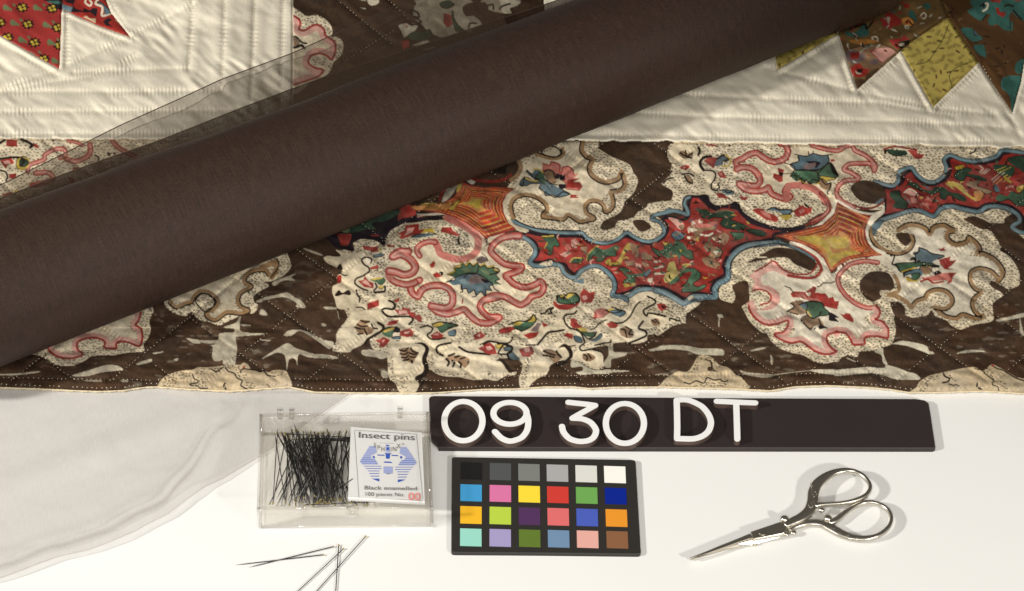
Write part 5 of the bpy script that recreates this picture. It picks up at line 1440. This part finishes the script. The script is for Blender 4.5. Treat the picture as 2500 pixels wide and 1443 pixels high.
# ------------------------------------------------------------------ colour card
TC=.0016; card=empty('colour_card',tuple(at(1333,1236,0))); tag(card,'black colour reference card with twenty-four coloured swatches','colour card')
cb=MB(); cb.prism([at(x,y,TC) for x,y in [(1103,1119),(1106,1115.5),(1112,1114.8),(1330,1118.2),(1543,1121.5),(1549,1123),(1552,1128),(1558,1235),(1564.5,1347),(1562,1351.5),(1557,1353),(1330,1350.5),(1110,1349),(1104,1348),(1101.5,1344),(1102,1230)]][::-1],TC,.0003)
cb.build('card_body',mat('black_card',srgb(40,37,34),.6,noise=.12,nscale=120,bump=.08),card)
SW=[(26,26,25),(82,84,85),(124,126,122),(170,170,170),(221,221,213),(250,248,240),(66,155,208),(218,118,165),(249,219,60),(207,62,52),(110,168,84),(0,34,142),(243,186,42),(186,211,72),(82,50,92),(223,110,110),(74,94,186),(234,151,44),(153,216,200),(165,155,199),(97,120,46),(112,142,173),(229,172,160),(138,95,64)]
SN='black,dark grey,mid grey,light grey,pale grey,white,cyan blue,magenta pink,yellow,red,green,dark blue,orange yellow,yellow green,purple,coral red,violet blue,orange,turquoise,lilac,olive green,slate blue,pale pink,brown'.split(',')
top=[374,588,797,1005,1216,1425]; btm=[370,586,803,1016,1229,1447]
yl=[(628,752),(790,912),(950,1077),(1114,1242)]; yr=[(656,778),(815,934),(973,1099),(1133,1258)]
for r in range(4):
    for c_ in range(6):
        f=c_/5; y0=yl[r][0]*(1-f)+yr[r][0]*f; y1=yl[r][1]*(1-f)+yr[r][1]*f
        x0=top[c_]+(btm[c_]-top[c_])*(y0-640)/610; x1=top[c_]+(btm[c_]-top[c_])*(y1-640)/610; sk=5
        q=C1([(x0,y0-sk*.5),(x0+157,y0+sk*.5),(x1+158,y1+sk*.5),(x1,y1-sk*.5)])
        mb=MB(); mb.prism([at(x,y,TC+.00012) for x,y in q][::-1],.0001)
        i=r*6+c_; col=[x/1.06 for x in srgb(*SW[i])]
        o=mb.build('swatch',mat('swatch_'+SN[i].replace(' ','_'),col,.55,spec=.3),card); o['label']=SN[i]+' swatch'
# ------------------------------------------------------------------ scissors
M_ni=mat('nickel_steel',(.66,.61,.52),.29,metal=1); M_ni2=mat('engraved_nickel',(.62,.58,.50),.29,metal=1,bump=.15,bscale=2200)
S6=lambda L:[(1660+x/4.464,1130+y/4.464) for x,y in L]
sci=empty('scissors',tuple(at(1900,1280,0))); tag(sci,'small nickel embroidery scissors with closed pointed blades','scissors')
def sweep(m, path, wid, zc, hgt, closed=False, seg=10):
    P=np.array([at(x,y,zc if np.isscalar(zc) else zc[i]) for i,(x,y) in enumerate(path)]); n=len(P)
    t=(np.roll(P,-1,0)-np.roll(P,1,0)) if closed else np.gradient(P,axis=0)
    t[:,2]=0; t/=np.linalg.norm(t,axis=1)[:,None]; nr=np.stack([-t[:,1],t[:,0],0*t[:,0]],1)
    wid=np.asarray(wid)*UNIT/4.464; hg=np.broadcast_to(hgt,(n,))
    V=[]
    for i in range(n):
        for k in range(seg):
            a=2*math.pi*k/seg+math.pi/seg; ca,sa=math.cos(a),math.sin(a)
            V.append(P[i]+nr[i]*wid[i]/2*np.sign(ca)*abs(ca)**.7+np.array([0,0,hg[i]/2*np.sign(sa)*abs(sa)**.7]))
    F=[(i*seg+k,i*seg+(k+1)%seg,((i+1)%n)*seg+(k+1)%seg,((i+1)%n)*seg+k) for i in range(n if closed else n-1) for k in range(seg)]
    if not closed: F+=[tuple(range(seg-1,-1,-1)),tuple((n-1)*seg+k for k in range(seg))]
    m.add(V,F)
def wpath(L, W, n=6):
    P=cat(L,False,n); return [tuple(p) for p in P], np.interp(np.linspace(0,1,len(P)),np.linspace(0,1,len(W)),W)
def bladeshape(name, upper, lower, ztop, thick, mt, ridge=None):
    """flat ground blade: upper edge and lower edge lists from tip to heel, slanted bevel on the lower side"""
    m=MB(); n=len(upper); U=[at(x,y,ztop) for x,y in S6(upper)]; Lw=[at(x,y,ztop-thick*.85) for x,y in S6(lower)]
    R=[at(*[(a*(1-ridge)+b*ridge) for a,b in zip(u_,l_)],ztop) for u_,l_ in zip(S6(upper),S6(lower))]
    Bu=[p-[0,0,thick] for p in U]; Bl=[p-[0,0,thick*.15] for p in Lw]
    V=U+R+Lw+Bu+Bl; F=[]
    for i in range(n-1):
        F+=[(i,i+1,n+i+1,n+i),(n+i,n+i+1,2*n+i+1,2*n+i),(3*n+i,3*n+i+1,i+1,i),(2*n+i,2*n+i+1,4*n+i+1,4*n+i),(4*n+i,4*n+i+1,3*n+i+1,3*n+i)]
    F+=[(n-1,3*n-1-n*0+n-n,2*n-1) if False else (n-1,2*n-1,3*n-1,5*n-1,4*n-1)]
    m.add(V,F); return m.build(name,mt,sci)
bladeshape('blade',[(108,1036),(300,960),(430,905),(600,838),(765,770)],[(112,1040),(320,985),(480,930),(640,875),(800,828)],.0034,.0012,M_ni,.72)
rk=MB(); rk.prism([at(x,y,.0037) for x,y in S6([(770,748),(1083,642),(1190,640),(1205,660),(1165,700),(1140,760),(1105,775),(800,828)])][::-1],.0016,.00025); rk.build('ricasso',M_ni,sci)
bladeshape('blade',[(116,1040),(320,980),(480,925),(640,870),(800,822),(1085,755)],[(118,1046),(330,1000),(490,952),(640,915),(795,893),(1100,805)],.0021,.0014,M_ni,.30)
nb=MB(); nb.prism([at(x,y,.0012) for x,y in S6([(790,884),(845,874),(825,892),(800,892)])][::-1],.001); nb.build('blade_stop',M_ni,sci)
h=MB(); p,wd=wpath(S6([(1140,690),(1230,640),(1330,590),(1410,520),(1448,420),(1455,330),(1495,235),(1580,160),(1680,110),(1790,88),(1900,98),(2000,150),(2066,230),(2068,300),(2010,368),(1890,420),(1760,445),(1640,455),(1530,462),(1470,470)]),[70,95,105,118,125,122,115,98,76,58,46,42,40,42,48,44,38,38,44,60])
sweep(h,p,wd,np.interp(np.linspace(0,1,len(p)),[0,.2,.5,1],[.0030,.0032,.0034,.0032]),.0021); h.build('handle',M_ni2,sci,True)
h=MB(); p,wd=wpath(S6([(1180,735),(1260,690),(1380,660),(1530,660),(1640,705),(1760,775),(1890,822),(2040,826),(2170,790),(2272,705),(2305,610),(2270,520),(2190,462),(2090,436),(1990,440),(1880,488),(1780,560),(1690,630),(1620,655)]),[70,70,72,92,104,96,78,58,48,44,40,40,40,42,48,52,58,66,60])
sweep(h,p,wd,np.interp(np.linspace(0,1,len(p)),[0,.2,.5,1],[.0016,.0019,.0022,.0021]),.0021); h.build('handle',M_ni2,sci,True)
eb=MB(); re=random.Random(4)
for pth,n_ in (([(1430,200),(1455,290),(1470,360),(1450,430),(1400,500)],26),([(1560,690),(1660,730),(1760,775),(1860,815),(1940,828)],30)):
    for _ in range(n_):
        t_=re.random()*(len(pth)-1); i_=int(t_); f_=t_-i_; px_=pth[i_][0]*(1-f_)+pth[i_+1][0]*f_+re.uniform(-26,26); py_=pth[i_][1]*(1-f_)+pth[i_+1][1]*f_+re.uniform(-18,18)
        eb.ball(at(*S6([(px_,py_)])[0],(.0043 if pth[0][0]<1500 else .00315)),re.uniform(.00010,.00019),6,4)
tag(eb.build('engraving',M_ni,sci,True),kind='stuff')
for cx,cy,r,z,lst in ((1138,612,46,.0034,0),(1612,606,44,.0026,0),(1545,512,34,.0032,0),(1235,762,34,.0018,0),(1160,778,30,.0016,0)):
    k=MB(); k.ball(at(*S6([(cx,cy)])[0],z),r*UNIT/4.464,10,7,.75); k.build('knob',M_ni,sci,True)
sw_=MB(); cc=at(*S6([(902,758)])[0],.0037); rr=40*UNIT/4.464
sw_.add([cc+[rr*math.cos(a),rr*math.sin(a),.0003] for a in np.linspace(0,2*math.pi,17)[:-1]]+[cc+[rr*1.05*math.cos(a),rr*1.05*math.sin(a),-.0001] for a in np.linspace(0,2*math.pi,17)[:-1]],[tuple(range(16))]+[(i+16,(i+1)%16+16,(i+1)%16,i) for i in range(16)])
M_dk=mat('dark_groove',(.05,.045,.04),.7); scr=sw_.build('screw',M_ni2,sci)
rg=MB(); rg.tube([cc+[rr*1.08*math.cos(a),rr*1.08*math.sin(a),.00006] for a in np.linspace(0,2*math.pi,21)],.00009,6); rg.build('screw_rim',M_dk,scr)
sl=MB(); sl.prism([cc+np.array([x*rr,y*rr,.00034]) for x,y in ((-.75,-.25),(.75,.1),(.72,.28),(-.78,-.07))],.0001); sl.build('screw_slot',M_dk,scr)
# ------------------------------------------------------------------ clear box of pins
def clear(name, tint=.99, gloss=1.0):
    m=bpy.data.materials.new(name); m.use_nodes=True; nt=m.node_tree
    for n in list(nt.nodes): nt.nodes.remove(n)
    out=nt.nodes.new('ShaderNodeOutputMaterial'); mx=nt.nodes.new('ShaderNodeMixShader'); tr=nt.nodes.new('ShaderNodeBsdfTransparent'); tr.inputs[0].default_value=(tint,tint*.995,tint*.985,1)
    gl=nt.nodes.new('ShaderNodeBsdfGlossy'); gl.inputs['Roughness'].default_value=.06; gl.inputs['Color'].default_value=(.95,.95,.95,1)
    fr=nt.nodes.new('ShaderNodeLayerWeight'); fr.inputs['Blend'].default_value=.5
    pw=nt.nodes.new('ShaderNodeMath'); pw.operation='POWER'; pw.inputs[1].default_value=4; nt.links.new(fr.outputs['Facing'],pw.inputs[0])
    ml=nt.nodes.new('ShaderNodeMath'); ml.operation='MULTIPLY_ADD'; ml.inputs[1].default_value=.75*gloss; ml.inputs[2].default_value=.03*gloss; nt.links.new(pw.outputs[0],ml.inputs[0])
    nt.links.new(ml.outputs[0],mx.inputs[0]); nt.links.new(tr.outputs[0],mx.inputs[1]); nt.links.new(gl.outputs[0],mx.inputs[2]); nt.links.new(mx.outputs[0],out.inputs[0]); return m
M_cl=clear('clear_plastic'); M_ce=clear('clear_plastic_edge',.955,.8)
HB=.0115
box=empty('pin_box',tuple(at(845,1180,0))); tag(box,'clear plastic hinged box full of black insect pins','box')
TOPQ=[(632,1240),(1052,1236),(1044,1008),(638,1013)]            # front-left, front-right, back-right, back-left at the top
Tq=[at(x,y,HB) for x,y in TOPQ]; cen=sum(Tq)/4
def ring_wall(m, quad, z1, z0, th, grow0=1.0):
    Q=np.array(quad)[:,:2]; c0=Q.mean(0); inn=Q+(c0-Q)/np.linalg.norm(c0-Q,axis=1)[:,None]*th*1.4
    Q0=c0+(Q-c0)*grow0; I0=c0+(inn-c0)*grow0
    v=[(*p,z1) for p in Q]+[(*p,z1) for p in inn]+[(*p,z0) for p in Q0]+[(*p,z0) for p in I0]
    f=[]
    for i in range(4):
        j=(i+1)%4; f+=[(i,j,4+j,4+i),(i,8+i,8+j,j),(4+i,4+j,12+j,12+i)]
    m.add(v,f)
tr_=MB(); ring_wall(tr_,Tq,HB*.62,.0004,.0011,.99); Q=np.array(Tq)[:,:2]; c0=Q.mean(0)
tr_.add([(*(c0+(p-c0)*.975),.0013) for p in Q]+[(*(c0+(p-c0)*.975),.0003) for p in Q],[(0,1,2,3),(4,5,6,7)]); tray=tr_.build('tray',M_cl,box)
ld=MB(); Tl=[np.array([*(c0+(p-c0)*1.004),HB]) for p in Q]
ring_wall(ld,Tl,HB-.0002,HB*.64,.0011); ld.add([(*(c0+(p-c0)*.99),HB) for p in Q]+[(*(c0+(p-c0)*.98),HB-.0011) for p in Q],[(0,1,2,3),(4,5,6,7)]); ld.build('lid',M_cl,box)
eg=MB()
for i in range(4):
    a,b=np.array(Tl[i]),np.array(Tl[(i+1)%4]); eg.tube([a-[0,0,.0003],b-[0,0,.0003]],.0006,8)
    a2,b2=a.copy(),b.copy(); a2[2]=b2[2]=.0007; eg.tube([a2,b2],.0006,8)
    eg.tube([[a[0],a[1],.0007],[a[0],a[1],HB-.0003]],.0008,8)
eg.build('rounded_edge',M_ce,box,True)
for hx,hy in ((684,1004),(713,1004),(977,1001)):
    k=MB(); c=at(hx,hy,HB-.001); k.tube([c+[-.0011,0,0],c+[.0011,0,0]],.0014,12)
    k.prism([c+np.array([x,y,.0009]) for x,y in ((-.0009,-.0034),(.0009,-.0034),(.0009,.0002),(-.0009,.0002))],.0016); k.ball(c+[0,-.0034,.0004],.0006,8,5); k.build('hinge',M_ce,box,True)
k=MB(); c=at(861,1246,HB*.86)
k.tube([c+[0,-.0016,0],c+[0,.0004,0]],.0023,14); k.tube([c+[0,-.0020,0],c+[0,-.0014,0]],.0013,12); k.build('latch',M_ce,box,True)
# ------------------------------------------------------------------ pins
M_pin=mat('black_enamel',(.012,.011,.010),.28,spec=.6); M_hd=mat('brass_head',(.42,.33,.13),.35,metal=.7)
PINL=.0340
sm=MB(); sm.tube([(0,0,0),(0,.004,0),(0,PINL,0)],[.00003,.00017,.00019],6); proto_s=sm.build('insect_pin',M_pin,None,True)
hm=MB(); hm.ball((0,PINL+.0002,0),.00036,8,6); proto_h=hm.build('pin_head',M_hd,None,True)
proto_h.parent=proto_s
first=[True]
def pin(tip, head, label, group, scale=None):
    tip=np.asarray(tip,float); head=np.asarray(head,float); v=Vector(head-tip)
    if first[0]: s,h_=proto_s,proto_h; first[0]=False
    else:
        s=proto_s.copy(); COLL.objects.link(s); h_=proto_h.copy(); COLL.objects.link(h_); h_.parent=s
    s.location=tip; s.rotation_euler=v.to_track_quat('Y','Z').to_euler()
    if scale: s.scale=(1,v.length/PINL,1); 
    tag(s,label,'pin',group); return s
rp=random.Random(3)
Lpx=PINL/UNIT; XMIN,XMAX,YMIN,YMAX=648,1038,1062,1236
BL=at(XMIN,YMAX,.002); BRr=at(XMAX,YMAX,.002); TLl=at(XMIN+6,YMIN,.002)
x0,x1,y0,y1=BL[0],BRr[0],BL[1],TLl[1]
LAB='black enamelled pin with brass head in the heap inside the clear box'
cnt=0; tries=0
while cnt<106 and tries<9000:
    tries+=1
    k=rp.random()
    if k<.42: cx=rp.gauss(x0+.0180,.0068); a=rp.gauss(13,11)
    elif k<.72: cx=rp.uniform(x0+.0005,x0+.032); a=rp.gauss(-2,11)
    elif k<.955: cx=rp.uniform(x0+.003,x0+.038); a=rp.gauss(3,11)
    else: cx=rp.uniform(x0+.019,x1-.019); a=rp.gauss(88,4)
    z=.0016+abs(rp.gauss(0,.0028)) if k<.955 else .0015+rp.random()*.003
    if z>.0078: continue
    cy=(y0+y1)/2+rp.gauss(0,.0012) if k<.955 else (y1-.0012-rp.random()*.003 if rp.random()<.7 else y0+.001)
    ang=math.radians(a); d=np.array([-math.sin(ang),math.cos(ang),rp.gauss(0,.04)]); d/=np.linalg.norm(d)
    if rp.random()<.5: d=-d
    c=np.array([cx,cy,z]); p,q=c-d*PINL/2,c+d*(PINL/2+.0004)
    if any(e[0]<x0 or e[0]>x1 or e[1]<y0-.0004 or e[1]>y1+.0005 or e[2]<.0012 or e[2]>HB-.0022 for e in (p,q)): continue
    if cx>x0+.036 and k<.955 and rp.random()<.6: continue
    pin(p,c+d*PINL/2,LAB if k<.955 else 'pin lying crosswise along the '+('back' if cy>(y0+y1)/2 else 'front')+' wall of the clear box','pins heaped inside the clear box'); cnt+=1
print('PINS',cnt,tries)
pin(at(797,1212,.0085),at(860,1170,.0086),'black pin whose head lies over the left edge of the paper label','pins heaped inside the clear box',1)
pin(at(717,1033,.0082),at(752,1120,.0060),'black pin sticking up at the back of the pin heap, tip towards the hinges','pins heaped inside the clear box',1)
for tip,head,lab in (((576,1379.6),(788,1354.5),'loose pin on the table with its tip furthest left'),((607,1385.6),(813,1334.7),'loose pin crossing the leftmost pin on the table'),
  ((812,1560),(826.8,1332.4),'loose pin standing almost upright in the photo, head topmost of the three crossing pins'),((660,1506),(837.4,1340.8),'loose slanting pin below the box with its head beside the upright pin'),((712,1512),(891.4,1311),'loose slanting pin with its head nearest the clear box')):
    pin(at(*tip,.0003),at(*head,.0006),lab,'loose pins on the table',1)
# ------------------------------------------------------------------ printed paper label in the box
C4=lambda x,y:(830+x/6.274,1020+y/6.274)
lab=empty('paper_label',tuple(at(942,1140,.008))); tag(lab,'white paper label with blue striped head emblem inside the pin box','label')
QP=[np.array(C4(165,138)),np.array(C4(1255,226)),np.array(C4(1300,1328)),np.array(C4(122,1262))]
def lz(u,v): return .0084+.0006*math.sin(u*3.1)+.0005*v*(1-v)-.0005*u
def lp(u,v,dz=0):
    p=(QP[0]*(1-u)+QP[1]*u)*(1-v)+(QP[3]*(1-u)+QP[2]*u)*v; return at(p[0],p[1],lz(u,v)+dz)
def uvof(x,y):
    P=np.array(C4(x,y)); u=v=.5
    for _ in range(8):
        f=lambda u,v:(QP[0]*(1-u)+QP[1]*u)*(1-v)+(QP[3]*(1-u)+QP[2]*u)*v
        r=P-f(u,v); J=np.stack([(f(u+.01,v)-f(u,v))/.01,(f(u,v+.01)-f(u,v))/.01],1); du=np.linalg.solve(J,r); u+=du[0]; v+=du[1]
    return u,v
def on(x,y,dz): return lp(*uvof(x,y),dz)
N=14; Gp=np.array([[lp(i/N,j/N) for j in range(N+1)] for i in range(N+1)])
M_pap=mat('white_paper',(.80,.80,.80),.5,spec=.3)
pm=MB(); k=N+1
F=[(i*k+j,(i+1)*k+j,(i+1)*k+j+1,i*k+j+1) for i in range(N) for j in range(N)]
pm.add(Gp.reshape(-1,3),F); pm.add(Gp.reshape(-1,3)-[0,0,.0002],F); pm.build('paper_sheet',M_pap,lab,True)
fm=MB(); 
fm.add([on(122+(1178)*i/8,1258+66*i/8-(4 if j else 46)*1,.0004-.0007*j) for j in (0,1) for i in range(9)],[(i,i+1,i+10,i+9) for i in range(8)]); fm.build('paper_fold',M_pap,lab)
inks={'b':mat('blue_ink',srgb(52,92,190),.6),'l':mat('pale_blue_ink',srgb(176,186,226),.6),'k':mat('grey_ink',srgb(96,92,92),.6),'r':mat('red_ink',srgb(240,150,142),.6),'g':mat('light_grey_ink',srgb(190,188,188),.6)}
pr={q:MB() for q in inks}; DZ=.00012
def ipoly(c,pts,dz=DZ): pr[c].add([on(x,y,dz) for x,y in pts],[tuple(range(len(pts)))[::-1]])
def iline(c,pts,w):
    for (ax,ay),(bx,by) in zip(pts[:-1],pts[1:]):
        L=math.hypot(bx-ax,by-ay); nx_,ny_=-(by-ay)/L*w/2,(bx-ax)/L*w/2; n=max(1,int(L/120))
        for i in range(n):
            x,y,x2,y2=ax+(bx-ax)*i/n,ay+(by-ay)*i/n,ax+(bx-ax)*(i+1)/n,ay+(by-ay)*(i+1)/n
            ipoly(c,[(x+nx_,y+ny_),(x2+nx_,y2+ny_),(x2-nx_,y2-ny_),(x-nx_,y-ny_)])
iline('k',[(228,190),(1172,252),(1272,1250)],5); iline('k',[(222,195),(290,1232),(1262,1268)],5)
LAPP=[(455,430),(540,428),(565,545),(470,565),(475,635),(540,640),(590,720),(640,745),(632,805),(597,815),(600,975),(490,955),(440,830),(395,780),(305,670)]
MIR=[(1462-x+(y-430)*.03+ (8 if True else 0),y+14) for x,y in LAPP]
def stripes(shape):
    P=np.array(shape,float); ys=P[:,1]; y=ys.min()+4; top_=y
    while y<ys.max()-4:
        f=(y-ys.min())/(ys.max()-ys.min()); pitch=22+24*f; 
        def span(yy):
            xs=[]
            for (ax,ay),(bx,by) in zip(P,np.roll(P,-1,0)):
                if (ay<=yy)!=(by<=yy): xs.append(ax+(yy-ay)*(bx-ax)/(by-ay))
            return sorted(xs)
        def band(c,a,b,dz):
            m=(a+b)/2; A,B=span(a+.5),span(b-.5)
            if len(A)!=len(B): A=B=span(m)
            for i in range(0,len(A)-1,2): ipoly(c,[(A[i],a),(A[i+1],a),(B[i+1],b),(B[i],b)],dz)
        t1=min(y+pitch,ys.max()-1)
        if f<.45: band('l',y,t1,DZ)
        if f>.9: band('b',y,t1,DZ*1.5)
        elif f>.3: band('b',y,y+pitch*.24,DZ*1.5)
        else: band('b',y,y+pitch*.10,DZ*1.5)
        y=t1+ (0 if f<.45 else 0)
stripes(LAPP); stripes(MIR)
ipoly('b',[(572,562),(690,566),(675,582),(574,578)]); ipoly('b',[(790,568),(885,572),(888,588),(792,584)])
ipoly('b',[(680,540),(795,545),(768,560),(757,628),(703,626),(702,560)]); ipoly('b',[(685,668),(780,672),(803,694),(665,688)])
ipoly('b',[(497,590),(515,580),(536,600),(530,624),(508,620)]); ipoly('b',[(918,592),(940,586),(958,602),(945,626),(922,622)])
ipoly('b',[(712,452),(752,453),(752,497),(714,496)],DZ*1.6); ipoly('b',[(700,412),(757,415),(745,434),(708,432)]); ipoly('l',[(706,436),(758,438),(764,535),(700,532)],DZ)
ipoly('l',[(665,742),(806,746),(806,858),(668,852)]); iline('k',[(712,858),(765,860)],10)
for y in (765,785,805,825,843): iline('b',[(668,y),(806,y+3)],3)
iline('g',[(605,385),(825,393)],9)
def itext(c,s,x,y,size,sx=1.0,rot=0.0,font_extra=0):
    cu=bpy.data.curves.new('t','FONT'); cu.body=s; cu.size=1; cu.resolution_u=3; cu.offset=font_extra
    ob=bpy.data.objects.new('t',cu); COLL.objects.link(ob); dg=bpy.context.evaluated_depsgraph_get(); dg.update(); me=ob.evaluated_get(dg).to_mesh()
    cr,sr=math.cos(rot),math.sin(rot)
    vs=[(x+size*(v.co.x*sx*cr-v.co.y*sr), y-size*(v.co.y*cr+v.co.x*sx*sr)) for v in me.vertices]
    width=max(v.co.x for v in me.vertices)
    pr[c].add([on(a,b,DZ*2.4) for a,b in vs],[tuple(p.vertices) for p in me.polygons])
    ob.evaluated_get(dg).to_mesh_clear(); bpy.data.objects.remove(ob); bpy.data.curves.remove(cu); return width
def fit(c,s,x0,y0,x1,y1,cap,extra=0):
    cu_w={}
    cu=bpy.data.curves.new('t','FONT'); cu.body=s; ob=bpy.data.objects.new('t',cu); COLL.objects.link(ob); dg=bpy.context.evaluated_depsgraph_get(); dg.update()
    me=ob.evaluated_get(dg).to_mesh(); w_=max(v.co.x for v in me.vertices); ob.evaluated_get(dg).to_mesh_clear(); bpy.data.objects.remove(ob); bpy.data.curves.remove(cu)
    size=cap/.69; sx=math.hypot(x1-x0,y1-y0)/(w_*size); itext(c,s,x0,y0,size,sx,-math.atan2(y1-y0,x1-x0),extra)
fit('k','Insect pins',272,304,1142,344,92,.004)
for ch,x,y in (('S',515,452),('P',570,490),('H',628,512),('I',772,518),('N',803,512),('X',868,468)): itext('k',ch,x,y,100,.82)
itext('k','®',950,420,46)
fit('k','Black enamelled',368,1098,1176,1112,58,.003); fit('k','100 pieces No.',372,1194,985,1204,56,.003); fit('r','00',1042,1256,1228,1264,112,.012)
for q,nm in (('b','printed_emblem'),('l','pale_stripes'),('k','printed_lettering'),('r','red_number'),('g','grey_line')):
    if pr[q].v: pr[q].build(nm,inks[q],lab)
